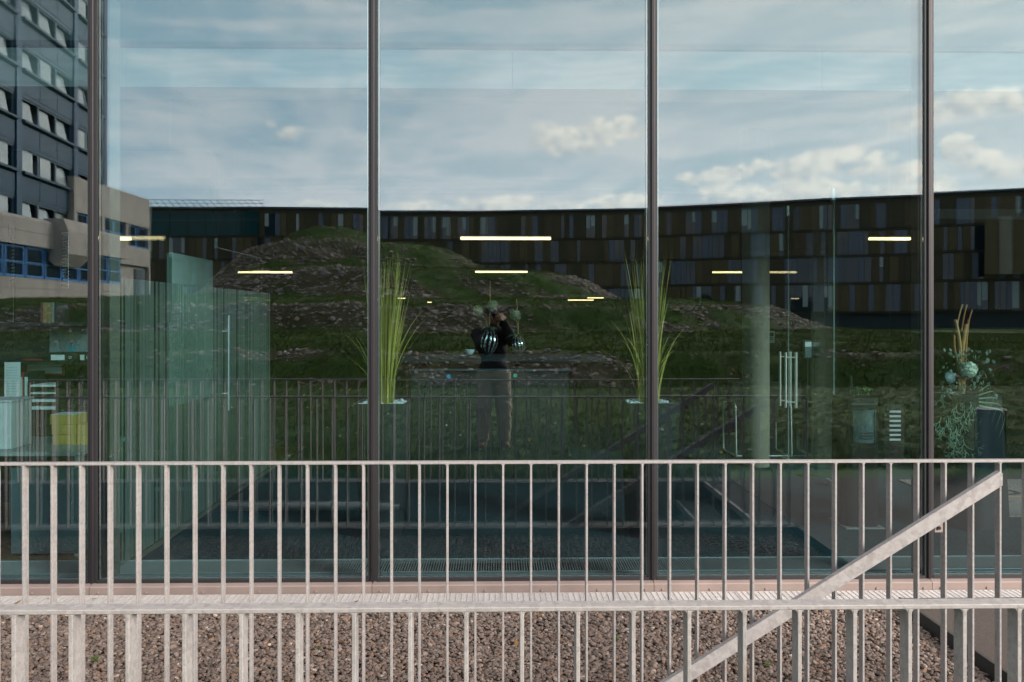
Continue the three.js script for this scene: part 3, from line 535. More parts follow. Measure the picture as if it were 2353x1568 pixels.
// ---------------------------------------------------------------- reception desk
{
  const d = 8.25, a = inside(945, 850, d), b = inside(1306, 1103, d), c = inside(905, 818, d), e = inside(1392, 850, d);
  const R = thing('reception_desk', 'dark reception desk with a wide counter slab in the hall', 'desk', [0, 0, a.z]);
  const w = b.x - a.x, ht = a.y - .014; mesh('front_panel', uvm(rbox(w * .30, ht, .03, .003, a.x + w * .15, ht / 2, .0)), M.bank, R);
  mesh('front_panel', uvm(rbox(w * .345, ht, .03, .003, a.x + w * .4765, ht / 2, .0)), M.bank, R); mesh('front_panel', uvm(rbox(w * .345, ht, .03, .003, a.x + w * .8265, ht / 2, .0)), M.bank, R);
  mesh('side_panel', uvm(box2(a.x, a.x + .03, 0, ht, -.7, -.016)), M.bank, R); mesh('side_panel', uvm(box2(b.x - .03, b.x, 0, ht, -.7, -.016)), M.bank, R);
  mesh('ledge', uvm(rbox(w + .04, .018, .10, .003, (a.x + b.x) / 2, a.y, .01)), M.tealSteel, R);
  mesh('counter_support', uvm(box2(a.x + .12, b.x - .12, a.y + .01, c.y - .062, -.5, -.45)), M.black, R);
  mesh('counter_slab', uvm(rbox(e.x - c.x, .06, .42, .004, (c.x + e.x) / 2, c.y - .03, -.22)), M.bank, R);
  mesh('plinth', uvm(box2(a.x + .04, b.x - .04, 0, .05, -.03, -.02)), M.black, R);
  const disc = (u, v, col) => { const p = inside(u, v, d), g = new THREE.CylinderGeometry(.021, .021, .003, 24); g.rotateX(Math.PI / 2); g.translate(p.x, p.y, .0175); mesh('lock_disc', g, std({ color: col, roughness: .4 }), R); };
  disc(1031, 865, lin(.03, .30, .55)); disc(1184, 863, lin(.04, .38, .20));
  for (const u of [1026, 1366]) { const p = inside(u, 977, d); if (p.x < b.x) { const g = new THREE.SphereGeometry(.010, 12, 8); g.translate(p.x, p.y, .02); mesh('knob', g, M.brushed, R); } }
  // things on the counter
  const top = c.y, zc = a.z - .20;
  function vase(u, w, h, seed, label, twist) {
    const p = inside(u, 800, D - zc), n = 64, m = 40, pos = [], col = [], idx = [], r = rng(seed);
    for (let j = 0; j <= m; j++) for (let i = 0; i <= n; i++) {
      const t = j / m, th = i / n * Math.PI * 2, prof = Math.pow(Math.sin(Math.PI * clamp(.06 + t * .86)), .75) * .5 * w * (t < .05 ? .8 : 1), ph = th * 11 + twist * t * 7, rg = Math.cos(ph), q = prof * (1 + .05 * rg);
      pos.push(Math.cos(th) * q, t * h, Math.sin(th) * q); const sil = rg > .25 && fbm(th * 5 + seed, t * 18, 3) > .34 ? .85 : .012; col.push(sil, sil, sil * .96);
    }
    for (let j = 0; j < m; j++) for (let i = 0; i < n; i++) { const k = j * (n + 1) + i; idx.push(k, k + n + 1, k + 1, k + 1, k + n + 1, k + n + 2); }
    const g = new THREE.BufferGeometry(); g.setAttribute('position', new THREE.Float32BufferAttribute(pos, 3)); g.setAttribute('color', new THREE.Float32BufferAttribute(col, 3)); g.setIndex(idx); g.computeVertexNormals();
    const v = thing('vase', label, 'vase', [p.x, top, zc], 0); mesh('body', g, std({ vertexColors: true, metalness: .9, roughness: .14 }), v); mesh('foot', cyl(.05, .045, .012, 0, .006, 0, 24), M.black, v); mesh('neck', cyl(.045, .05, .03, 0, h + .005, 0, 24), M.black, v); return v;
  }
  const v1 = vase(1123, .185, .27, 3, 'larger black vase with slanting silver ribs on the reception counter', 1), v2 = vase(1191, .14, .19, 8, 'smaller black vase with slanting silver ribs on the reception counter', -1);
  const stemM = std({ color: lin(.30, .14, .03), roughness: .7 }), leafM = std({ color: lin(.07, .11, .04), roughness: .7, side: THREE.DoubleSide }), alliumM = std({ color: lin(.17, .18, .10), roughness: .9, side: THREE.DoubleSide });
  function bloom(R0, seed) { const r = rng(seed), g = []; for (let i = 0; i < 150; i++) { const v = V(r() - .5, r() - .5, r() - .5).normalize(), s = R0 * (.85 + r() * .25), f = new THREE.TetrahedronGeometry(R0 * .17, 0); f.rotateX(r() * 6); f.rotateY(r() * 6); f.translate(v.x * s, v.y * s, v.z * s); g.push(f); } const c = new THREE.IcosahedronGeometry(R0 * .86, 2); g.push(c); return merge(g); }
  function bunch(v, h, heads, rods, leaves, label, seed) {
    const b = thing('flower_bunch', label, 'flowers', v.position.toArray()), r = rng(seed), bx = v.position.x;
    for (const [u, vv, R0] of heads) { const p = inside(u, vv, D - zc); const q = V(p.x - bx, p.y - top, 0); mesh('stem', tube([V(0, h - .05, 0), V(q.x * .3, lerp(h, q.y, .5), .005), q], .004, 10, 6), leafM, b); const k = mesh('bloom', bloom(R0, seed + u), alliumM, b); k.position.copy(q); }
    for (const [u, vv] of rods) { const p = inside(u, vv, D - zc), q = V(p.x - bx, p.y - top, -.01); mesh('twig', tube([V(0, h - .05, -.01), V(q.x * .5 + .006, lerp(h, q.y, .5), -.012), q], .0045, 10, 6), stemM, b); }
    for (let i = 0; i < leaves; i++) { const a = r() * 6.28, l = .07 + r() * .09, s = new THREE.Shape(); s.moveTo(0, 0); s.quadraticCurveTo(l * .4, l * .18, l, 0); s.quadraticCurveTo(l * .4, -l * .18, 0, 0); const g = new THREE.ShapeGeometry(s, 6); const pa = g.attributes.position; for (let k = 0; k < pa.count; k++) pa.setZ(k, -Math.pow(pa.getX(k) / l, 2) * l * .8 + pa.getX(k) * .5); g.rotateX(-Math.PI / 2); g.rotateY(a); g.translate(0, h + .01, 0); g.computeVertexNormals(); mesh('leaf', g, leafM, b); }
  }
  bunch(v1, .27, [[1098, 715, .052], [1131, 703, .056]], [[1126, 645]], 10, 'pale round blooms and a tall orange twig in the larger ribbed vase', 41);
  bunch(v2, .19, [[1184, 724, .056]], [[1187, 688]], 12, 'single pale round bloom with drooping leaves in the smaller ribbed vase', 47);
  const bw = inside(1080, 812, D - zc); const bo = thing('bowl', 'small pale glass bowl beside the larger ribbed vase', 'bowl', [inside(1079, 812, D - zc).x, top, zc]);
  mesh('body', new THREE.LatheGeometry([[.02, 0], [.03, .004], [.046, .03], [.05, .055], [.047, .055], [.042, .03], [.026, .008], [0, .006]].map(([x, y]) => new THREE.Vector2(x, y)), 24), std({ color: lin(.35, .45, .45), roughness: .3 }), bo);
  const note = inside(1065, 827, D - zc); tag(mesh('leaflet', (() => { const g = box(.07, .002, .10); g.rotateY(.4); g.translate(inside(1062, 820, D - zc).x, top + .0015, zc + .10); return g; })(), M.paper), 'white leaflet lying on the reception counter', 'leaflet');
}
// ---------------------------------------------------------------- hanging lamps
{
  const em = std({ color: lin(1, .85, .6), emissive: lin(1, .60, .27), emissiveIntensity: 3.4, roughness: .6 });
  const lamp = (u0, u1, v, d, label, group, h = .035) => {
    const a = inside(u0, v, d), b = inside(u1, v, d), w = b.x - a.x, L = thing('pendant_lamp', label, 'lamp', [(a.x + b.x) / 2, a.y, a.z], 0, group);
    mesh('lamp_tube', rbox(w, h, .05, .008), em, L); mesh('housing', box(w, .018, .06, 0, h / 2 + .010, 0), M.white, L);
    for (const s of [-.4, .4]) mesh('wire', box(.002, 3.66 - a.y - h / 2 - .02, .002, w * s, (3.66 - a.y) / 2 + h / 4 + .01, 0), M.darkFrame, L);
    const l = new THREE.RectAreaLight(new THREE.Color(1, .72, .42), 5, w, .05); l.position.set(0, -h / 2 - .01, 0); l.rotation.x = -Math.PI / 2; L.add(l);
  };
  const n = 'glowing warm linear lamp hung across the hall, first row behind the glass', f = 'glowing warm linear lamp hung across the hall, second row further in';
  lamp(1058, 1266, 548, 10.96, 'glowing warm linear lamp hung above the reception desk', undefined); lamp(236, 300, 549, 9.8, 'glowing warm linear lamp hung in the office beside the hall'); lamp(1997, 2092, 549, 10.96, 'glowing warm linear lamp hung in the side lobby behind the glass doors');
  lamp(1092, 1212, 625, 19, f, 'second row of hall lamps'); lamp(547, 671, 626, 19, f, 'second row of hall lamps'); lamp(1637, 1751, 626, 19, f, 'second row of hall lamps');
  const s = 'thin glowing lamp hung low at the far end of the hall';
  lamp(1305, 1364, 690, 26, s, 'small lamps at the far end', .02); lamp(1350, 1387, 685, 27.5, s, 'small lamps at the far end', .02); lamp(912, 931, 686, 26, s, 'small lamps at the far end', .02); lamp(982, 992, 695, 27.5, s, 'small lamps at the far end', .02);
}
// ---------------------------------------------------------------- planters with tall grass
function planterPot(root, wt, wb, h, turn) {
  const g = new THREE.CylinderGeometry(wt / Math.SQRT2, wb / Math.SQRT2, h, 4, 1, true); g.rotateY(Math.PI / 4 + turn); g.translate(0, h / 2, 0); mesh('pot', uvm(g.toNonIndexed()), M.anthracite, root);
  const f = new THREE.RingGeometry((wt - .05) / Math.SQRT2, wt / Math.SQRT2, 4, 1); f.rotateX(-Math.PI / 2); f.rotateY(Math.PI / 4 + turn); f.translate(0, h, 0);
  const inn = new THREE.CylinderGeometry((wt - .05) / Math.SQRT2, (wt - .07) / Math.SQRT2, .08, 4, 1, true); inn.rotateY(Math.PI / 4 + turn); inn.translate(0, h - .04, 0);
  mesh('rim', merge([f, inn]), std({ color: lin(.03, .035, .04), roughness: .45, side: THREE.DoubleSide }), root);
  mesh('soil', box(wt - .056, .01, wt - .056, 0, h - .05, 0).rotateY(turn), M.soil, root); mesh('foot', box(wb * .96, .012, wb * .96, 0, .006, 0).rotateY(turn), M.black, root);
}
function planter(u, d, label, plabel, seed, lean) {
  const p = inside(u, 1200, d), ptop = .995, P = thing('planter', label, 'planter', [p.x, 0, p.z]), r = rng(seed);
  planterPot(P, .40, .29, ptop, 0);
  const l = []; for (let i = 0; i < 420; i++) { const s = .008 + r() * .008, k = .45 + r() * .3; l.push([(r() - .5) * .33, ptop - .040 + r() * .034, (r() - .5) * .33, s * 1.2, s * .8, s, r() * 6, r(), k, k * 1.03, k * 1.03]); }
  scatter('pebbles', lump(seed + 3, 1), std({ roughness: .8 }), l, 'pale pebbles on the soil', undefined, P);
  const G = thing('ornamental_grass', plabel, 'plant', [p.x, ptop - .045, p.z]), mats = [0, 1, 2, 3].map((i) => std({ color: lin(.25 + .08 * i, .22 + .055 * i, .028 + .014 * i), roughness: .55, side: THREE.DoubleSide }));
  for (let i = 0; i < 180; i++) {
    const a = r() * 6.28, inner = r() < .88, h = inner ? .50 + Math.pow(r(), .8) * .70 : .45 + r() * .5, out = inner ? .01 + r() * .13 * h : .10 + r() * .24, x0 = Math.cos(a) * .075 * Math.sqrt(r()) , z0 = Math.sin(a) * .075 * Math.sqrt(r()), dx = Math.cos(a) * out + lean * h * .05, dz = Math.sin(a) * out * .8, n = 9, w = .0036 + r() * .0040, pos = [], idx = [], th = r() * 3.14, wx = Math.cos(th), wz = Math.sin(th), droop = inner ? 0 : .12 + r() * .2;
    for (let k = 0; k <= n; k++) { const t = k / n, q = Math.pow(t, 1.7), y = h * t - droop * h * Math.pow(t, 3), ww = w * (1 - Math.pow(t, 2.2)) + .0004, cx = x0 + dx * q, cz = z0 + dz * q; pos.push(cx - wx * ww, y, cz - wz * ww, cx + wz * ww * .5, y, cz - wx * ww * .5, cx + wx * ww, y, cz + wz * ww); if (k < n) { const b = k * 3; idx.push(b, b + 3, b + 1, b + 1, b + 3, b + 4, b + 1, b + 4, b + 2, b + 2, b + 4, b + 5); } }
    const g = new THREE.BufferGeometry(); g.setAttribute('position', new THREE.Float32BufferAttribute(pos, 3)); g.setIndex(idx); g.computeVertexNormals(); mesh('blade', g, mats[i % 4], G);
  }
}
planter(882, 6.22, 'tall dark tapered planter to the left of the reception desk', 'upright green ornamental grass in the planter left of the reception desk', 201, .5);
planter(1490, 6.22, 'tall dark tapered planter to the right of the reception desk', 'upright green ornamental grass in the planter right of the reception desk', 207, -.2);

// ---------------------------------------------------------------- bin, rack, flower stand, mat
{
  const d = 6.45, c = inside(1968, 1200, d), W = .255, B = thing('standing_bin', 'tall dark standing bin with a curved steel front and slots', 'bin', [c.x, 0, c.z]), top = inside(1968, 912, d).y;
  const pr = new THREE.Shape(), w = W / 2, dp = .12; pr.moveTo(-w, -dp); pr.lineTo(w, -dp); pr.lineTo(w, .02); pr.quadraticCurveTo(w, dp, w - .05, dp); pr.lineTo(-w + .05, dp); pr.quadraticCurveTo(-w, dp, -w, .02); pr.closePath();
  const g = new THREE.ExtrudeGeometry(pr, { depth: top - .02, bevelEnabled: true, bevelSize: .012, bevelThickness: .012, bevelSegments: 3 }); g.rotateX(-Math.PI / 2); g.scale(1, 1, -1); g.translate(0, .012, 0);
  const gi = g.toNonIndexed(), pa = gi.attributes.position.array; for (let k = 0; k < pa.length; k += 9) for (let j = 0; j < 3; j++) { const t = pa[k + 3 + j]; pa[k + 3 + j] = pa[k + 6 + j]; pa[k + 6 + j] = t; } gi.computeVertexNormals();
  mesh('body', gi, M.black, B);
  const y1 = inside(1968, 938, d).y, y0 = inside(1968, 1012, d).y, arc = new THREE.CylinderGeometry(.13, .13, y1 - y0, 24, 1, true, -.62, 1.24); arc.translate(0, (y0 + y1) / 2, .035);
  mesh('front_shield', arc, std({ color: lin(.10, .145, .15), roughness: .32, metalness: .5, side: THREE.DoubleSide }), B);
  for (const s of [-1, 1]) mesh('side_rod', cyl(.0045, .0045, top - .09 - y0, s * .083, (top - .09 + y0) / 2, .142, 10), M.tealSteel, B);
  for (let i = 0; i < 3; i++) mesh('slot', box(.085, .009, .006, .012, y0 + .035 + i * .022, .166), M.gasket, B);
  mesh('base_plate', rbox(.30, .010, .34, .002, 0, .005, .0), M.zinc[0], B); mesh('lip', rbox(.20, .012, .05, .004, 0, top - .045, .13), M.tealSteel, B);
  const lv = thing('potted_sprig', 'small green leafy sprig standing on the dark bin', 'plant', [c.x, top + .004, c.z]), r = rng(33), lm = std({ color: lin(.06, .16, .04), roughness: .6, side: THREE.DoubleSide });
  mesh('stem', bar(V(-.03, 0, 0), V(-.045, .16, 0), .010, 6), std({ color: lin(.03, .025, .02), roughness: .9 }), lv);
  for (let i = 0; i < 26; i++) { const s = new THREE.SphereGeometry(.016, 6, 4); s.scale(1.4, .25, .8); s.rotateZ((r() - .5) * 1.6); s.rotateY(r() * 6); s.translate((r() - .5) * .14 + .03, .012 + r() * .06, (r() - .5) * .1); mesh('leaf', s, lm, lv); }
}
{
  const d = 8.9, a = inside(2044, 941, d), b = inside(2070, 1016, d), R = thing('louvre_panel', 'small slatted pale louvre panel on a dark stand in the side lobby', 'louvre', [(a.x + b.x) / 2, 0, a.z]);
  const n = 7; for (let i = 0; i < n; i++) mesh('slat', rbox(b.x - a.x, .022, .012, .002, 0, lerp(b.y, a.y, (i + .5) / n), 0), M.blind, R);
  mesh('stand', merge([box(.22, a.y + .05, .02, 0, (a.y + .05) / 2, -.03), box(.28, .02, .2, 0, .01, -.03)]), M.black, R);
}
{ // flower stand and arrangement behind the right mullion
  const d = 6.45, c = inside(2222, 1200, d), S = thing('flower_stand', 'dark square tapered stand carrying a flower arrangement', 'stand', [c.x, 0, c.z]), top = inside(2222, 905, d).y;
  planterPot(S, .34, .42, top, .35);
  const A = thing('flower_arrangement', 'flower arrangement of bare stalks, white bloom and trailing grey-green foliage', 'flowers', [c.x, top - .04, c.z]), r = rng(90), P = (u, v, dz = 0) => { const p = inside(u, v, d - .12 - dz); return V(p.x - c.x, p.y - top + .04, p.z - c.z); };
  const cane = [0, 1].map((i) => std({ color: lin(.44 - .08 * i, .23 - .10 * i, .07 - .045 * i), roughness: .6 }));
  const st = (pts, rad, m) => mesh('stalk', tube(pts.map(([u, v, z]) => P(u, v, z || 0)), rad, 18, 10), m, A);
  st([[2212, 905], [2210, 850], [2205, 780], [2196, 735]], .012, cane[0]); st([[2214, 905], [2212, 840], [2213, 800], [2221, 745]], .013, cane[0]); st([[2216, 900], [2219, 820], [2222, 770], [2226, 735]], .010, cane[1]);
  st([[2206, 900], [2200, 830], [2194, 800], [2193, 770]], .008, cane[1]); st([[2210, 760], [2216, 725], [2222, 700]], .006, cane[1]); st([[2200, 745], [2207, 715], [2212, 700]], .006, cane[0]); st([[2215, 800], [2226, 740], [2234, 712]], .006, cane[1]);
  const hb = (() => { const g = [], c0 = P(2226, 850, .06); for (let i = 0; i < 260; i++) { const v = V(r() - .5, r() - .5, r() - .5).normalize(), f = new THREE.CircleGeometry(.013, 5); f.lookAt(v.clone().add(V((r() - .5) * .8, (r() - .5) * .8, (r() - .5) * .8))); const k = .058 * (.9 + r() * .2); f.translate(c0.x + v.x * k, c0.y + v.y * k, c0.z + v.z * k); g.push(f); } const k = new THREE.IcosahedronGeometry(.052, 2); k.translate(c0.x, c0.y, c0.z); g.push(k); return merge(g); })();
  mesh('bloom', hb, std({ color: lin(.62, .66, .50), roughness: .9, side: THREE.DoubleSide }), A);
  const lm = [0, 1, 2].map((i) => std({ color: lin(.06 + .03 * i, .095 + .04 * i, .065 + .03 * i), roughness: .7, side: THREE.DoubleSide }));
  for (let i = 0; i < 130; i++) { const a = r(), u = 2150 + r() * 40 + a * 110, v = a < .3 ? 800 + r() * 120 : 800 + r() * 100 + Math.abs(u - 2235) * .2, g = new THREE.SphereGeometry(.007 + r() * .008, 8, 5); g.scale(1, 1.25, .22); g.rotateX(r() * 1.6 - .8); g.rotateY(r() * 2 - 1); const m = mesh('leaf', g, lm[i % 3], A); m.position.copy(P(u, v, r() * .1)); }
  const bl = new THREE.SphereGeometry(.062, 20, 10, 0, 6.3, 0, 1.0); bl.rotateX(Math.PI / 2); bl.scale(1, .9, .5); const bm = mesh('leaf', bl, std({ color: lin(.05, .10, .10), roughness: .5, side: THREE.DoubleSide }), A); bm.position.copy(P(2180, 868, .08)); bm.rotation.set(-.3, .3, .3);
  // trailing foliage: flat forked fronds
  const fm = std({ color: lin(.115, .18, .12), roughness: .8, side: THREE.DoubleSide });
  for (let i = 0; i < 34; i++) {
    const g = []; const u0 = 2160 + r() * 80, v0 = 905 + r() * 130, o = P(u0, v0, .02 + r() * .10); let nseg = 0;
    const grow = (x, y, a, w, dep) => { if (dep > 4 || nseg > 40) return; nseg++; const l = .028 * (1 - dep * .1) * (.7 + r() * .6), x2 = x + Math.sin(a) * l, y2 = y - Math.cos(a) * l, px = Math.cos(a) * w, py = Math.sin(a) * w, q = new THREE.BufferGeometry(); q.setAttribute('position', new THREE.Float32BufferAttribute([x - px, y - py, 0, x + px, y + py, 0, x2 + px * .8, y2 + py * .8, .004, x - px, y - py, 0, x2 + px * .8, y2 + py * .8, .004, x2 - px * .8, y2 - py * .8, .004], 3)); g.push(q); grow(x2, y2, a + .25 + r() * .5, w * .82, dep + 1); if (r() < .82) grow(x2, y2, a - .25 - r() * .5, w * .82, dep + 1); };
    grow(0, 0, (r() - .5) * .9, .0042, 0); const k = mergeGeometries(g); k.computeVertexNormals(); const m = mesh('frond', k, fm, A); m.position.copy(o); m.rotation.y = (r() - .5) * 1.2;
  }
  for (let i = 0; i < 5; i++) { const u = 2262 + i * 8, a = P(2250, 900 + i * 8, .1), b = P(u + 14, 885 + i * 16, .14), e = P(u + 2, 935 + i * 18, .15); const pts = new THREE.CatmullRomCurve3([a, b, e]).getPoints(10), pos = []; for (let k = 0; k < 10; k++) { const w = .006 * (1 - k / 12), p = pts[k], q = pts[k + 1]; pos.push(p.x, p.y - w, p.z, p.x, p.y + w, p.z, q.x, q.y + w, q.z, p.x, p.y - w, p.z, q.x, q.y + w, q.z, q.x, q.y - w, q.z); } const g = new THREE.BufferGeometry(); g.setAttribute('position', new THREE.Float32BufferAttribute(pos, 3)); g.computeVertexNormals(); mesh('curled_leaf', g, std({ color: lin(.30, .34, .20), roughness: .7, side: THREE.DoubleSide }), A); }
}
const font = await new FontLoader().loadAsync('fonts/droid/droid_sans_regular.typeface.json');
function letters(text, size, depth = .001) { const g = new TextGeometry(text, { font, size, depth, curveSegments: 6, bevelEnabled: false }); g.computeBoundingBox(); return g; }
{ // entrance mat with lettering
  const a = inside(2270, 1196, 6.64), m = thing('entrance_mat', 'pale entrance mat with large dark lettering and an orange line', 'mat', [a.x, 0, a.z]);
  mesh('mat', uvm(rbox(2.4, .012, 1.5, .004, 1.2, .006, -.75), 1.5), std({ color: lin(.22, .22, .20), roughness: 1, map: T.speck }), m);
  const ink = std({ color: lin(.015, .015, .015), roughness: .9 }), put = (t, s, x, z) => { const g = letters(t, s); g.rotateX(-Math.PI / 2); g.translate(x, .0125, z); mesh('lettering', g, ink, m); };
  put('OS', .48, .02, -.78); put('LADI', .17, .02, -.50); mesh('orange_line', box(2.36, .001, .014, 1.2, .0128, -.70), std({ color: lin(.5, .2, .02), roughness: .9 }), m);
}
// ---------------------------------------------------------------- sled chair behind the column
{
  const d = 9.75, a = inside(1677, 1046, d), b = inside(1801, 1046, d), C = thing('sled_chair', 'armchair with a bent chrome sled frame behind the round column', 'chair', [(a.x + b.x) / 2, 0, a.z]), w = (b.x - a.x) / 2;
  for (const s of [-1, 1]) mesh('side_frame', new THREE.TubeGeometry(new THREE.CatmullRomCurve3([V(s * w, .60, -.28), V(s * w, .63, -.2), V(s * w, .63, .18), V(s * w, .59, .24), V(s * w, .03, .27), V(s * w, .012, .23), V(s * w, .012, -.22), V(s * w, .03, -.27), V(s * w, .60, -.28)], false, 'catmullrom', .1), 48, .011, 8), M.chrome, C);
  mesh('cross_rail', merge([bar(V(-w, .012, .2), V(w, .012, .2), .010), bar(V(-w, .36, -.2), V(w, .36, -.2), .010)]), M.chrome, C);
  mesh('seat', rbox(w * 2 - .06, .05, .46, .015, 0, .43, .0), M.black, C); const bk = rbox(w * 2 - .06, .42, .04, .015, 0, .66, 0); bk.rotateX(.16); bk.translate(0, 0, -.16); mesh('backrest', bk, M.black, C);
}
// ---------------------------------------------------------------- office corner on the left
{
  const d0 = 5.62, ty = inside(100, 1040, d0).y, D1 = thing('office_desk', 'pale office desk top standing close behind the left pane', 'desk', [0, 0, 0]), xr = inside(206, 1040, 5.75).x, xl = -4.6;
  mesh('desk_top', uvm(rbox(xr - xl, .026, .75, .003, (xl + xr) / 2, ty - .013, D - d0 - .375)), std({ color: lin(.30, .34, .31), roughness: .5, map: T.soft }), D1);
  for (const [x, z] of [[xr - .05, -.70], [xr - .05, -1.30], [xl + .05, -.70], [xl + .05, -1.30]]) mesh('leg', box(.04, ty - .026, .04, x, (ty - .026) / 2, z), M.brushed, D1);
  const Q = thing('desk_pedestal', 'dark teal pedestal cabinet under the office desk', 'cabinet', [0, 0, 0]), pa = inside(22, 1280, 5.66), pb = inside(186, 1080, 5.66), ph = inside(100, 1076, 5.66).y;
  mesh('carcass', uvm(rbox(pb.x - pa.x, ph - .02, .5, .004, (pa.x + pb.x) / 2, ph / 2 + .01, pa.z - .26)), std({ color: lin(.10, .14, .14), roughness: .5, map: T.soft }), Q);
  mesh('foot', box(pb.x - pa.x - .06, .02, .44, (pa.x + pb.x) / 2, .010, pa.z - .26), M.black, Q);
  // drawer unit with a louvred side
  const ua = inside(24, 1043, 5.76), U = thing('drawer_unit', 'white drawer unit standing on the office desk', 'drawer unit', [ua.x - .20, ty, ua.z - .13]), uh = inside(24, 925, 5.76).y - ty;
  mesh('carcass', uvm(rbox(.40, uh, .26, .003, 0, uh / 2, 0)), M.white, U); mesh('lid', uvm(rbox(.42, .014, .28, .003, 0, uh + .007, 0)), M.white, U); for (let i = 0; i < 12; i++) mesh('drawer_front', rbox(.004, uh / 13, .12, .001, .201, uh * (i + .9) / 13, -.05), M.paper, U);
  // stacked yellow boxes
  const yb = (u0, u1, v0, v1, i, lab) => { const p = inside(u0, v1, 5.95), q = inside(u1, v0, 5.95); const o = thing('carton', lab, 'box', [(p.x + q.x) / 2, ty + i * .0715, p.z - .09]); mesh('box', uvm(rbox(q.x - p.x, .070, .17, .002, 0, .035, 0)), M.yellow, o); if (i === 2) mesh('lid', rbox(q.x - p.x - .004, .002, .166, .0005, 0, .0712, 0), M.paper, o); };
  yb(120, 173, 1015, 1036, 0, 'yellow carton, lowest of the taller stack on the office desk'); yb(117, 174, 991, 1013, 1, 'yellow carton in the middle of the taller stack on the desk'); yb(113, 172, 969, 990, 2, 'yellow carton topped with white paper, uppermost of the taller stack');
  yb(175, 204, 1015, 1036, 0, 'yellow carton, lower of the short stack beside the mullion'); yb(175, 205, 988, 1012, 1, 'yellow carton, upper of the short stack beside the mullion');
  // shelf behind the desk
  const d2 = 7.0, sh = thing('office_shelf', 'dark open office shelf behind the desk', 'shelf', [0, 0, 0]), x0 = -5.2, x1 = inside(204, 900, d2).x, y1 = inside(100, 943, d2).y, y2 = inside(100, 832, d2).y, y3 = inside(100, 742, d2).y, z = D - d2;
  for (const y of [y1, y2, y3]) mesh('shelf_board', uvm(box2(x0, x1, y - .024, y, z - .34, z)), M.darkFrame, sh);
  mesh('back_panel', uvm(box2(x0, x1, 0, y3 - .024, z - .37, z - .345)), M.darkFrame, sh); for (const x of [x0, x1 - .025]) mesh('side_panel', uvm(box2(x, x + .025, 0, y1 - .026, z - .343, z)), M.darkFrame, sh); mesh('side_panel', uvm(box2(x0 - .028, x0 - .002, y1, y3 + .3, z - .343, z)), M.darkFrame, sh);
  const binder = (u, lab, m) => { const p = inside(u, 900, d2 - .02), b = thing('ring_binder', lab, 'binder', [p.x, y1, p.z - .13]); mesh('cover', uvm(rbox(.042, .315, .25, .002, 0, .1575, 0)), m, b); mesh('spine_label', box(.026, .16, .002, 0, .20, .126), M.paper, b); const g = new THREE.TorusGeometry(.009, .003, 6, 14); g.translate(0, .05, .126); mesh('finger_ring', g, M.black, b); };
  binder(46, 'red ring binder standing on the lower office shelf', M.red); binder(59, 'dark ring binder with a white label standing beside the red one', M.anthracite);
  const r = rng(17); for (let i = 0; i < 4; i++) { const p = inside(96, 900, d2 - .03), t = thing('paper_tray', ['lowest black letter tray on the lower office shelf', 'second black letter tray up on the lower office shelf', 'third black letter tray up on the lower office shelf', 'topmost black letter tray heaped with papers'][i], 'letter tray', [p.x, y1 + i * .062, p.z - .15]); mesh('tray', merge([box(.235, .003, .30, 0, .0015, 0), box(.003, .055, .30, -.116, .029, 0), box(.003, .055, .30, .116, .029, 0), box(.235, .055, .003, 0, .029, -.149)]), M.black, t); mesh('papers', rbox(.21, .012 + r() * .02, .29, .002, .006, .02, .004).rotateY((r() - .5) * .08), M.paper, t); }
  const nt = inside(8, 830, d2 - .06), nb = inside(45, 945, d2 - .06); const N = thing('notice_sheet', 'long white printed sheet on a red board at the edge of the shelf', 'notice', [(nt.x + nb.x) / 2, y1, nt.z]);
  mesh('board', box(.36, .14, .012, .09, nt.y - y1 - .07, -.32), M.red, N); mesh('sheet', box(nb.x - nt.x, nt.y - y1 - .02, .002, 0, (nt.y - y1) / 2, -.010), M.paper, N); mesh('sheet', box(.30, .11, .002, .10, nt.y - y1 - .07, -.310), M.paper, N); for (let i = 0; i < 16; i++) mesh('print_line', box((nb.x - nt.x) * (.5 + r() * .35), .004, .001, -.004, .03 + i * .022, -.008), M.blind, N);
  const lb = (u0, u1, lab) => { const p = inside(u0, 820, d2 - .02), q = inside(u1, 820, d2 - .02), b = thing('ring_binder', lab, 'binder', [(p.x + q.x) / 2, y2, p.z - .13]); mesh('cover', rbox(q.x - p.x, .075, .25, .002, 0, .0375, 0), M.black, b); mesh('spine_label', box((q.x - p.x) * .38, .045, .002, -.02, .038, .126), M.paper, b); const g = new THREE.TorusGeometry(.010, .003, 6, 14); g.translate((q.x - p.x) * .28, .038, .126); mesh('finger_ring', g, M.brushed, b); };
  lb(96, 178, 'black ring binder with white label lying on the upper office shelf'); lb(181, 206, 'shorter black ring binder lying beside the mullion on the shelf');
  const pb0 = inside(106, 752, d2 + .25), pb1 = inside(202, 788, d2 + .25), pin = thing('pin_board', 'grey pin board with a cyan note behind the upper shelf', 'pin board', [0, y2, z - .30]);
  mesh('board', uvm(box2(pb0.x, pb1.x, .0, pb0.y - y2, -.02, 0)), std({ color: lin(.22, .24, .26), roughness: .9, map: T.soft }), pin); mesh('note', box(.07, .10, .002, pb1.x - .16, .09, .002), std({ color: lin(.05, .22, .26), roughness: .8 }), pin); mesh('pin', new THREE.SphereGeometry(.012, 8, 6).translate(pb1.x - .16, .145, .006), M.red, pin);
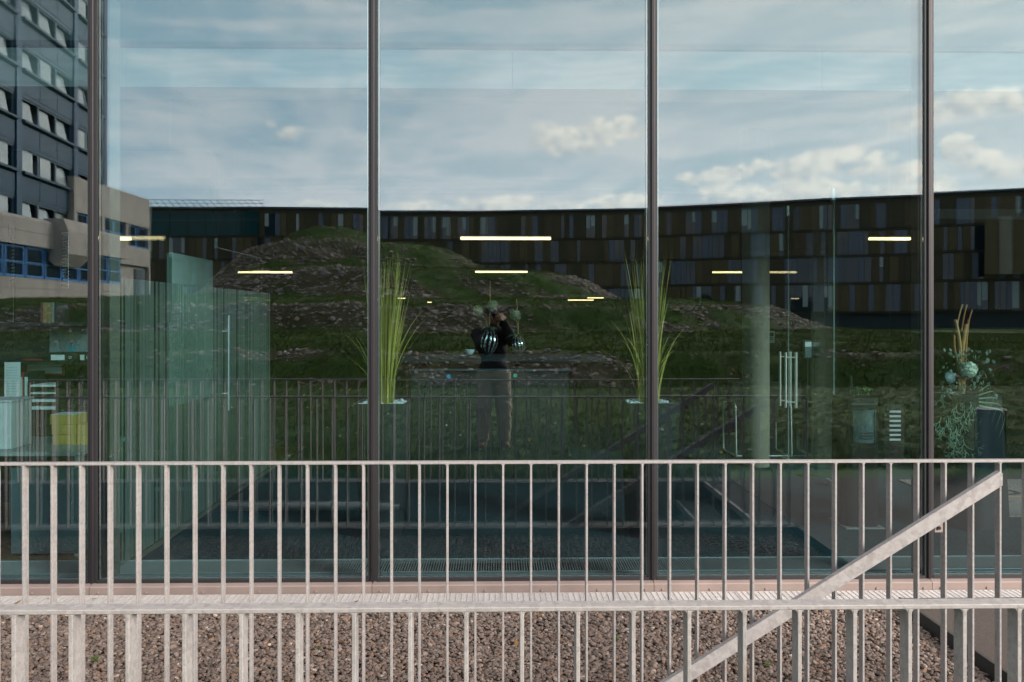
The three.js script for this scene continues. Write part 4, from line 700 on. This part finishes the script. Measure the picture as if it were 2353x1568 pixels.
  const dull = [[.10, .02, .02], [.20, .12, .03], [.16, .11, .03], [.16, .16, .15]].map((c) => std({ color: lin(...c), roughness: .8 })), bk = [[.022, dull[0]], [.03, dull[1]], [.035, dull[2]], [.02, dull[3]], [.04, M.anthracite]]; let bx = inside(86, 720, d2).x; bk.forEach(([w, m], i) => { const o = mesh('book', rbox(w, .17, .16, .003), m); o.position.set(bx + w / 2, y3 + .085, z - .12); tag(o, ['slim red book on the top office shelf', 'dull yellow book next to the red one on the top shelf', 'thicker dull yellow book on the top office shelf', 'slim grey book on the top office shelf', 'thick dark book on the top office shelf'][i], 'book'); bx += w + .002; });
}
{ // faint letters etched on the striped partition
  const t = thing('partition_lettering', 'outlined pale letters fixed on the striped glass partition', 'lettering', [XL + .009, 0, 0]), put = (s, u, v, size) => { const rr = dirOf(u, v), q = (XL + .009) / rr.x, g = letters(s, size, .0006); g.scale(.62, 1, 1); g.rotateY(Math.PI / 2); const m = mesh('letters', g, std({ color: lin(.10, .125, .115), roughness: .7 }), t); m.position.set(0, EYE + rr.y * q, D + rr.z * q); };
  put('OSC', 468, 917, .24); put('OOU', 545, 908, .20);
}
// ---------------------------------------------------------------- the photographer, seen only in the glass
function sdfMesh(center, half, res, field, max = 120000) {
  const mc = new MarchingCubes(res, new THREE.MeshBasicMaterial(), false, false, max); mc.isolation = 0;
  const s = 2 * half / res, n = res; let q = 0;
  for (let k = 0; k < n; k++) for (let j = 0; j < n; j++) for (let i = 0; i < n; i++, q++) mc.field[q] = -field(center.x + (i - n / 2) * s, center.y + (j - n / 2) * s, center.z + (k - n / 2) * s);
  mc.update(); const c = mc.count, g = new THREE.BufferGeometry(), p = new Float32Array(mc.positionArray.slice(0, c * 3)), nn = new Float32Array(mc.normalArray.slice(0, c * 3));
  for (let i = 0; i < c; i++) { p[i * 3] = p[i * 3] * half + center.x; p[i * 3 + 1] = p[i * 3 + 1] * half + center.y; p[i * 3 + 2] = p[i * 3 + 2] * half + center.z; }
  g.setAttribute('position', new THREE.BufferAttribute(p, 3)); g.setAttribute('normal', new THREE.BufferAttribute(nn, 3)); return g;
}
const cap3 = (x, y, z, b) => { const [ax, ay, az, bx, by, bz, ra, rb] = b; const dx = bx - ax, dy = by - ay, dz = bz - az, t = clamp(((x - ax) * dx + (y - ay) * dy + (z - az) * dz) / (dx * dx + dy * dy + dz * dz)); return Math.hypot(x - ax - dx * t, y - ay - dy * t, z - az - dz * t) - (ra + (rb - ra) * t); };
const smin = (a, b, k) => { const h = Math.max(k - Math.abs(a - b), 0) / k; return Math.min(a, b) - h * h * k * .25; };
const chain = (pts) => pts.slice(1).map((p, i) => [pts[i][0], pts[i][1], pts[i][2], p[0], p[1], p[2], pts[i][3], p[3]]);
const field = (bones, k) => (x, y, z) => { let d = 9; for (const b of bones) d = smin(d, cap3(x, y, z, b), k); return d; };
{
  // own axes: x to the right of the picture, z towards the lawn; he faces the glass (-z)
  const pz = 5.275, px = -.045, Pn = thing('person', 'standing person in dark jacket, cap and khaki trousers photographing with a small camera', 'person', [px, 0, pz]);
  const skin = std({ color: lin(.42, .25, .17), roughness: .6 }), jacket = std({ color: lin(.016, .017, .019), roughness: .85, map: T.soft }), trousers = std({ color: lin(.42, .36, .26), roughness: .9, map: T.soft }), boots = std({ color: lin(.20, .125, .065), roughness: .8 }), shirt = std({ color: lin(.40, .42, .40), roughness: .9 }), capM = std({ color: lin(.012, .02, .022), roughness: .8 });
  const hx = -.035, camY = 1.63 - 0, camX = -px;
  const RW = [.105, 1.615, -.115], LW = [.025, 1.545, -.10];   // wrists: the right one beside the camera, the left one under the lens
  const RE = [.235, 1.335, -.12], LE = [-.155, 1.285, -.13], RS = [.175, 1.43, .06], LS = [-.215, 1.42, .06];
  const arms = [...chain([[...RS, .062], [...RE, .05], [...RW, .034]]), ...chain([[...LS, .062], [...LE, .05], [...LW, .034]])];
  const torso = [...chain([[-.02, 1.42, .07, .09], [-.015, 1.25, .06, .115], [-.005, 1.05, .05, .108], [0, .95, .04, .118]]), [-.16, 1.40, .06, .12, 1.41, .06, .085, .085], [-.075, 1.22, .06, .055, 1.22, .06, .105, .105], [-.068, .98, .045, .068, .98, .045, .105, .105]];
  const legs = [...chain([[-.10, .90, .04, .098], [-.125, .52, .02, .073], [-.135, .13, .05, .058]]), ...chain([[.095, .90, .04, .098], [.12, .52, .02, .073], [.135, .13, .05, .058]])];
  const neck = [[hx * .6, 1.42, .05, hx, 1.55, .035, .055, .052]];
  const fb = field([...torso, ...arms, ...legs, ...neck], .05);
  // one continuous body (skin), then the clothes around it
  const heads = (x, y, z) => {
    const X = x - hx, Y = y - 1.645, Z = z - .02; let d = Math.hypot(X / .074, Y / .105, Z / .094) ; d = (d - 1) * .08;
    d = smin(d, cap3(X, Y, Z, [0, -.07, -.045, 0, -.085, -.06, .045, .035]), .04);            // jaw and chin
    d = smin(d, cap3(X, Y, Z, [0, .005, -.085, 0, -.03, -.108, .011, .015]), .015);            // nose
    d = smin(d, cap3(X, Y, Z, [-.04, .022, -.078, .04, .022, -.078, .016, .016]), .02);        // brow
    for (const s of [-1, 1]) { d = smin(d, cap3(X, Y, Z, [s * .076, .02, .008, s * .078, -.03, .004, .012, .009]), .008); d = Math.max(d, -(Math.hypot(X - s * .032, Y - .0, Z + .092) - .014)); d = smin(d, Math.hypot(X - s * .032, Y - .0, Z + .080) - .0125, .004); }
    d = smin(d, cap3(X, Y, Z, [-.022, -.062, -.088, .022, -.062, -.088, .0085, .0085]), .006); // lips
    return smin(d, cap3(x, y, z, neck[0]), .03);
  };
  const body = merge([sdfMesh(V(0, .9, 0), 1.0, 120, (x, y, z) => y > 1.545 ? 1 : fb(x, y, z) + .012), sdfMesh(V(hx, 1.64, .0), .17, 96, heads)]);
  mesh('body', body, skin, Pn);
  mesh('jacket', uvm(sdfMesh(V(0, 1.22, -.01), .46, 116, (x, y, z) => { const n = (fbm(x * 9 + 5, y * 12 + z * 8, 3) - .5) * .016; let d = field([...torso, ...arms], .055)(x, y, z) - .014 + n; d = Math.max(d, .955 + .03 * x - y); d = Math.max(d, -(cap3(x, y, z, [hx * .6, 1.485, .045, hx, 1.62, .03, .066, .07]))); return Math.max(d, -(cap3(x, y, z, [...RW, .14, 1.68, -.12, .05, .05])), -(cap3(x, y, z, [...LW, .05, 1.60, -.12, .05, .05]))); }), 2), jacket, Pn);
  mesh('shirt_hem', sdfMesh(V(0, .93, .04), .22, 56, (x, y, z) => Math.max(field(torso, .05)(x, y, z) - .020, .915 + .03 * x - y, y - .975 - .03 * x)), shirt, Pn);
  mesh('trousers', uvm(sdfMesh(V(0, .55, .03), .50, 110, (x, y, z) => { const n = (fbm(x * 10, y * 14 + z * 9, 3) - .5) * .03 * (y < .8 ? 1 : .3); let d = field([...legs, torso[5], torso[2]], .05)(x, y, z) - .020 + n; return Math.max(d, y - .955, .085 - y); }), 2), trousers, Pn);
  const shoe = (s) => sdfMesh(V(s * .14, .07, -.02), .19, 64, (x, y, z) => { const c = s * .14 + (z < 0 ? s * -z * .25 : 0); let d = field([[s * .137, .10, .055, s * .137, .05, .06, .05, .046], [s * .138, .045, .05, s * .165, .036, -.11, .046, .04]], .04)(x, y, z); return Math.max(d, -y + .002); });
  mesh('shoe', shoe(-1), boots, Pn); mesh('shoe', shoe(1), boots, Pn);
  for (const s of [-1, 1]) mesh('shoe_sole', rbox(.085, .018, .25, .008, s * .15, .009, -.035).rotateY(0), M.white, Pn);
  // cap with a short peak and a small patch
  const capG = sdfMesh(V(hx, 1.71, 0), .17, 84, (x, y, z) => { const X = x - hx, Y = y - 1.66, Z = z - .02; let d = (Math.hypot(X / .086, Y / .108, Z / .104) - 1) * .09; d = Math.max(d, .028 - Y); const peak = Math.max(Math.hypot(X / .075, (Z + .07) / .10) - 1, 0) * .07; const pd = Math.max(Math.hypot(X / .08, (Z + .075) / .095) * .085 - .085, Math.abs(Y - .034 + (Z + .09) * -.12 * 1) - .0055, Z + .03); return smin(d, pd, .008); });
  const cp = mesh('cap', capG, capM, Pn); mesh('patch', box(.026, .026, .004, hx + .004, 1.722, -.0835).rotateX(0), std({ color: lin(.62, .60, .55), roughness: .8 }), cp); mesh('patch_mark', box(.012, .012, .004, hx + .004, 1.722, -.0858), std({ color: lin(.5, .24, .04), roughness: .8 }), cp);
  const hair = std({ color: lin(.05, .035, .022), roughness: .9 }); mesh('hair', sdfMesh(V(hx, 1.63, .02), .15, 64, (x, y, z) => { const X = x - hx, Y = y - 1.645, Z = z - .02; const d = (Math.hypot(X / .081, Y / .112, Z / .101) - 1) * .085; return Math.max(d, -(Z + .01 + Y * .3), Y - .03, -.05 - Y); }), hair, Pn);
  // hands: palm and five bent fingers each
  const hand = (w, palm, dir, side, up, curl) => { // w wrist, palm centre, dir towards the knuckles, side towards the thumb, up out of the back of the hand
    const A = (p, ...t) => { const q = p.clone(); for (let i = 0; i < t.length; i += 2) q.addScaledVector(t[i], t[i + 1]); return q; }, k = A(palm, dir, .04), B = [];
    B.push([w.x, w.y, w.z, palm.x, palm.y, palm.z, .027, .030]); for (const s of [-.028, 0, .026]) { const e = A(k, side, s); B.push([palm.x, palm.y, palm.z, e.x, e.y, e.z, .024, .014]); }
    [[.030, .040, .026, .018], [.010, .045, .029, .02], [-.010, .042, .027, .019], [-.030, .032, .022, .016]].forEach(([s, a, b, c], i) => { let p = A(k, side, s), an = curl[0]; const q = []; q.push([p.x, p.y, p.z, .0098]); for (const [l, c2, rr] of [[a, 0, .0092], [b, curl[1], .0085], [c, curl[2], .0078]]) { an += c2; p = A(p, dir, Math.cos(an) * l, up, -Math.sin(an) * l); q.push([p.x, p.y, p.z, rr]); } B.push(...chain(q)); });
    let p = A(palm, side, .026, dir, -.006), q = [[p.x, p.y, p.z, .013]]; p = A(p, side, .024, dir, .022, up, -.012); q.push([p.x, p.y, p.z, .011]); p = A(p, side, .004, dir, .030, up, -.018); q.push([p.x, p.y, p.z, .009]); B.push(...chain(q));
    return sdfMesh(palm, .115, 76, field(B, .010));
  };
  // camera body in front of the face
  const c0 = V(camX, 1.63, -.115), Cm = thing('camera', 'small black camera held up to the face of the person', 'camera', [px + c0.x, c0.y, pz + c0.z]);
  mesh('body', rbox(.125, .075, .032, .006), M.black, Cm); mesh('top_plate', rbox(.118, .010, .028, .003, 0, .041, 0), M.darkFrame, Cm); const ln = cyl(.028, .026, .030, 0, 0, 0, 24); ln.rotateX(Math.PI / 2); ln.translate(.0, -.004, -.030); mesh('lens_barrel', ln, M.black, Cm); const gl = new THREE.SphereGeometry(.022, 16, 8, 0, 6.3, 0, .7); gl.rotateX(-Math.PI / 2); gl.translate(0, -.004, -.029); mesh('lens_glass', gl, M.darkGlass, Cm); mesh('shutter_dial', cyl(.009, .009, .008, .04, .049, 0, 16), M.brushed, Cm);
  const hs = mesh('hand', hand(V(...RW), V(.118, 1.622, -.125), V(-.25, .12, -.95).normalize(), V(-.15, .97, .18).normalize(), V(.95, .12, -.2).normalize(), [.35, .75, .55]), skin, Pn);
  mesh('hand', hand(V(...LW), V(.028, 1.568, -.125), V(.28, .55, -.75).normalize(), V(-.95, .12, -.1).normalize(), V(.05, -.8, -.55).normalize(), [-.15, .45, .35]), skin, Pn);
}
// ---------------------------------------------------------------- long office block across the lawn, mirrored in the glass
{
  const B = thing('office_block', 'long curved office block with bronze panels and narrow windows beyond the mound', 'building', [0, 0, 0]), r = rng(301), H = 16.2;
  const pl = [[300, 113], [602, 113], [860, 114], [1150, 113.5], [1500, 110.7], [1700, 106.5], [1900, 102.5], [2130, 99], [2353, 95.2], [2620, 91]].map(([u, L]) => { const p = behind(u, HOR, L); return V(p.x, 0, p.z); });
  const rows = [[2.3, 5.6], [5.95, 9.0], [9.35, 12.2], [12.55, 15.55]];
  const geoCache = {}, unit = (w, h, d) => { const k = [w, h, d].map((x) => x.toFixed(2)).join(); return geoCache[k] ||= uvm(box(+w.toFixed(2), h, d), .5); };
  for (let i = 0; i < pl.length - 1; i++) {
    const a = pl[i], b = pl[i + 1], len = a.distanceTo(b), th = -Math.atan2(b.z - a.z, b.x - a.x);
    const put = (name, w, h, d, s, y, out, m, parent) => { const o = mesh(name, unit(w, h, d), m, parent || B); if (parent) { o.position.set(0, y, -out); return o; } o.position.set(a.x, 0, a.z).add(V(s, y, -out).applyAxisAngle(V(0, 1, 0), th)); o.rotation.y = th; return o; };
    put('wall', len + .02, H - 2.3, .5, len / 2, (H + 2.3) / 2, -.4, M.bronze[0]); put('plinth', len, 2.3, .4, len / 2, 1.15, -1.2, std({ color: lin(.012, .03, .035), roughness: .5 }));
    put('coping', len, .22, .9, len / 2, H + .11, -.15, M.greyPanel);
    rows.forEach(([y0, y1], k) => {
      put('floor_band', len, .12, .16, len / 2, y0 - .18, -.06, M.bronze[0]);
      if (i === 0 && k === 3) {   // glazed upper storey on the left
        for (let s = .1; s < len - 1; s += 2.42) { const g = put('glazing', 2.34, y1 - y0 + .3, .10, s + 1.2, (y0 + y1) / 2 + .1, -.06, M.tealGlass); put('transom', 2.3, .06, .06, 0, .5, .06, M.greyFrame, g); }
        return;
      }
      let s = .05; const open = i >= 7 && k === 2;
      while (s < len - .35) {
        const t = r() * 1.06; let w = t < .56 ? [.62, .82, 1.0, 1.2][Math.floor(r() * 4)] : [.46, .54, .64, .78][Math.floor(r() * 4)]; if (s + w > len - .05) w = len - .05 - s; const h = y1 - y0, c = s + w / 2, y = (y0 + y1) / 2;
        const pale = (k === 3 || k === 0) ? .17 : .05;
        if (w < .3) { s += w + .04; continue; }
        if (t < .56) put('bronze_panel', w, h, .12, c, y, -.06 + (r() < .5 ? .03 : 0), M.bronze[Math.floor(r() * 3)]);
        else if (t < .74) put('grey_panel', w, h, .10, c, y, -.07, M.greyPanel);
        else { const g = put('window', w, h, .06, c, y, -.11, M.darkGlass); if (r() < pale * 3.2) { const bh = h * (.35 + r() * .6); put('blind', w * .94, bh, .02, 0, h / 2 - bh / 2 - .03, .042, M.blind, g); } }
        s += w + .04;
      }
    });
  }
  // tall screened opening near the right end
  const o = behind(2310, 570, 93.4), th = -.21, sc = std({ color: lin(.27, .26, .20), roughness: .8, map: T.panel });
  for (let i = 0; i < 4; i++) { const m = mesh('screen_panel', unit(1.35, 6.6, .08), i % 2 ? sc : M.bronze[2], B); m.position.set(o.x - 1.6 + i * 1.5, 9.6, o.z + i * -.25); m.rotation.y = -Math.atan2(-4.2, 12) ; }
  // railing along the roof of the glazed part
  const a = pl[0], b = pl[1], rail = []; for (let k = 0; k < 20; k++) { const p = a.clone().lerp(b, k / 19); rail.push(bar(V(p.x, H + .2, p.z), V(p.x - .9, H + 1.15, p.z), .035, 5)); }
  mesh('roof_railing', merge([...rail, bar(V(a.x, H + 1.15, a.z), V(b.x, H + 1.15, b.z), .04, 5), bar(V(a.x, H + .7, a.z), V(b.x, H + .7, b.z), .03, 5)]), M.greyPanel, B);
  mesh('core', uvm(box2(pl[0].x, pl[9].x, 0, H - 1, 116, 130), .2), M.bronze[1], B);
}
// ---------------------------------------------------------------- tower on the left
{
  const x40 = -26.24 - .094 * 40, Tw = thing('office_tower', 'dark blue-grey office tower with tilted windows and ledged spandrels', 'building', [x40, 0, 35], -(Math.PI / 2 + .0938));
  const sAt = (L) => (L - 40) * 1.0044, X0 = -6, X1 = sAt(69.4), y0 = 6, y1 = 34;
  mesh('core', uvm(box2(X0, X1 - .5, 0, y1, .75, 16), .2), M.towerPanel, Tw);
  const piers = [36.5, 46.2, 54.2, 63.1, 69.1].map(sAt);
  piers.forEach((s) => mesh('pier', uvm(box2(s - .36, s + .36, y0, y1, -.15, .9), .3), M.towerPier, Tw));
  const bays = [[piers[0], piers[1], 3], [piers[1], piers[2], 3], [piers[2], piers[3], 3], [piers[3], piers[4], 2]], r = rng(44);
  for (let j = -3; j <= 5; j++) {
    const yT = 22.9 - 3.39 * j, yB = yT - 1.5;
    for (const [a, b, n] of bays) {
      const w = (b - a - .74) / n;
      for (let i = 0; i < n; i++) {
        const s0 = a + .37 + w * i, s1 = s0 + w, c = (s0 + s1) / 2;
        const sp = mesh('spandrel_panel', uvm(box2(s0 + .04, s1 - .04, yB - 1.62, yB - .30, -.05, .2), .4), M.towerPanel, Tw);
        const ld = new THREE.Shape(); ld.moveTo(.2, yB - .28); ld.lineTo(-.34, yB - .20); ld.lineTo(-.34, yB - .05); ld.lineTo(.2, yB); ld.closePath(); const g = new THREE.ExtrudeGeometry(ld, { depth: w - .01, bevelEnabled: false }); g.rotateY(-Math.PI / 2); g.scale(1, 1, 1); g.translate(s1 - .005, 0, 0); mesh('sill_ledge', uvm(g, .4), M.towerPanel, sp);
        const W = mesh('window', merge([box2(s0 + .02, s0 + .10, yB, yT, .05, .15), box2(s1 - .10, s1 - .02, yB, yT, .05, .15), box2(s0 + .10, s1 - .10, yT - .08, yT, .05, .15), box2(s0 + .10, s1 - .10, yB, yB + .08, .05, .15)]), M.greyFrame, Tw);
        const open = r() < .72, pane = mesh('pane', box(w * .60, 1.30, .02, 0, .65, 0), M.skyGlass, W); pane.position.set(c - w * .13, yB + .09, .02); pane.rotation.x = open ? .16 + r() * .1 : .02;
        mesh('head_panel', uvm(box2(s0 + .015, s1 - .015, yT + .005, yT + .26, -.02, .2), .4), M.towerPanel, sp);
      }
    }
  }
  mesh('end_wall', uvm(box2(X1 - .3, X1 - .1, 0, y1, .25, 16), .2), M.towerPanel, Tw);
}
// ---------------------------------------------------------------- low concrete wings in front of the tower
{
  const A = thing('concrete_wing', 'low pale concrete wing with blue-framed window band beside the mound', 'building', [-24, 0, 25], -Math.PI / 2);   // own x runs away from the glass, outward is -z
  const S0 = 0, S1 = 24, c = M.concreteBeige;
  mesh('back_wall', uvm(box2(S0, S1 - .4, 2.5, 6.4, .8, 6), .3), c, A); mesh('undercroft_wall', uvm(box2(S0, S1, 0, 2.5, 2.5, 3), .35), c, A);
  for (let i = 0; i < 5; i++) mesh('pillar', uvm(box(.5, 2.5, .5, 2 + i * 5, 1.25, .6), .5), c, A);
  mesh('soffit', uvm(box2(S0, S1, 2.42, 2.5, -.1, 2.5), .4), c, A);
  for (let s = S0; s < S1 - .1; s += 3.6) {
    const e = Math.min(s + 3.585, S1);
    for (const [y0, y1, z] of [[2.5, 3.10, 0], [3.115, 3.62, 0], [5.28, 5.98, 0], [5.995, 6.78, 0]]) { const sh = new THREE.Shape(); const top = y1 > 6.5; sh.moveTo(z, y0); sh.lineTo(z, y1 - (top ? .18 : 0)); if (top) sh.lineTo(.2, y1); sh.lineTo(.5, y1); sh.lineTo(.5, y0); sh.closePath(); const g = new THREE.ExtrudeGeometry(sh, { depth: e - s, bevelEnabled: false }); g.rotateY(-Math.PI / 2); g.translate(e, 0, 0); mesh('concrete_panel', uvm(g, .35, s), c, A); }
    for (let k = 0; k < 2; k++) { const a = s + k * 1.8 + .08, b = Math.min(a + 1.66, S1 - .05); if (b - a < .5) continue; const W = mesh('window', merge([box2(a, a + .1, 3.66, 5.26, .22, .34), box2(b - .1, b, 3.66, 5.26, .22, .34), box2(a + .1, b - .1, 5.14, 5.26, .22, .34), box2(a + .1, b - .1, 3.66, 3.78, .22, .34), box2(a + .1, b - .1, 4.36, 4.44, .23, .33)]), M.blueFrame, A); mesh('pane', box2(a + .1, b - .1, 3.78, 5.14, .30, .32), M.darkGlass, W); }
  }
  // projecting hood
  const hd = new THREE.Shape(); hd.moveTo(.0, 4.4); hd.lineTo(-.75, 5.05); hd.lineTo(-.75, 6.3); hd.lineTo(-.5, 6.95); hd.lineTo(.6, 6.95); hd.lineTo(.6, 4.9); hd.closePath(); const hg = new THREE.ExtrudeGeometry(hd, { depth: 2.6, bevelEnabled: false }); hg.rotateY(-Math.PI / 2); hg.translate(17.6, 0, 0); mesh('hood', uvm(hg, .4), c, A);
  mesh('roof', uvm(box2(S0, S1, 6.4, 6.5, .5, 6.2), .4), M.concreteDark, A);
}
{
  const A = thing('concrete_wing', 'taller pale concrete wing at the foot of the dark tower', 'building', [-31.6, 0, 57], -Math.PI / 2), S0 = 0, S1 = 13.2, c = M.concreteBeige;
  mesh('back_wall', uvm(box2(S0, S1 - .1, 0, 11.6, .8, 8), .3), c, A);
  for (let s = S0; s < S1 - .1; s += 4.4) {
    const e = Math.min(s + 4.385, S1);
    for (const [y0, y1] of [[6.0, 7.6], [9.5, 10.75], [10.765, 12.1]]) mesh('concrete_panel', uvm(box2(s, e, y0, y1, 0, .5), .35, s), c, A);
    mesh('concrete_panel', uvm(box2(s, s + .5, 7.6, 9.5, .02, .5), .35), c, A);
    for (let k = 0; k < 2; k++) { const a = s + .52 + k * 1.93, b = a + 1.9; const W = mesh('window', merge([box2(a, a + .1, 7.62, 9.48, .22, .34), box2(b - .1, b, 7.62, 9.48, .22, .34), box2(a + .1, b - .1, 9.36, 9.48, .22, .34), box2(a + .1, b - .1, 7.62, 7.74, .22, .34), box2(a + .1, b - .1, 8.5, 8.58, .23, .33)]), M.blueFrame, A); mesh('pane', box2(a + .1, b - .1, 7.74, 9.36, .30, .32), M.darkGlass, W); }
  }
  mesh('end_wall', uvm(box2(S1 + .005, S1 + .3, 0, 12.1, 0, 8), .35), c, A); mesh('base', uvm(box2(S0, S1, 0, 6, .4, .8), .35), c, A);
  for (let i = 0; i < 12; i++) mesh('louvre', box2(S1 - 2.2, S1 - .4, 3.2 + i * .22, 3.3 + i * .22, .2, .36), M.greyFrame, A);
}
{ // dark steel box by the landing
  const p = behind(2279, 1075, 8.8), b = thing('utility_box', 'dark steel utility box standing at the lawn edge beyond the landing', 'utility box', [p.x, 0, p.z], .5); mesh('cabinet', rbox(.26, .60, .26, .006, 0, .30, 0), M.anthracite, b); mesh('lid', rbox(.28, .03, .28, .006, 0, .615, 0), M.darkFrame, b);
}
renderer.render(scene, camera);
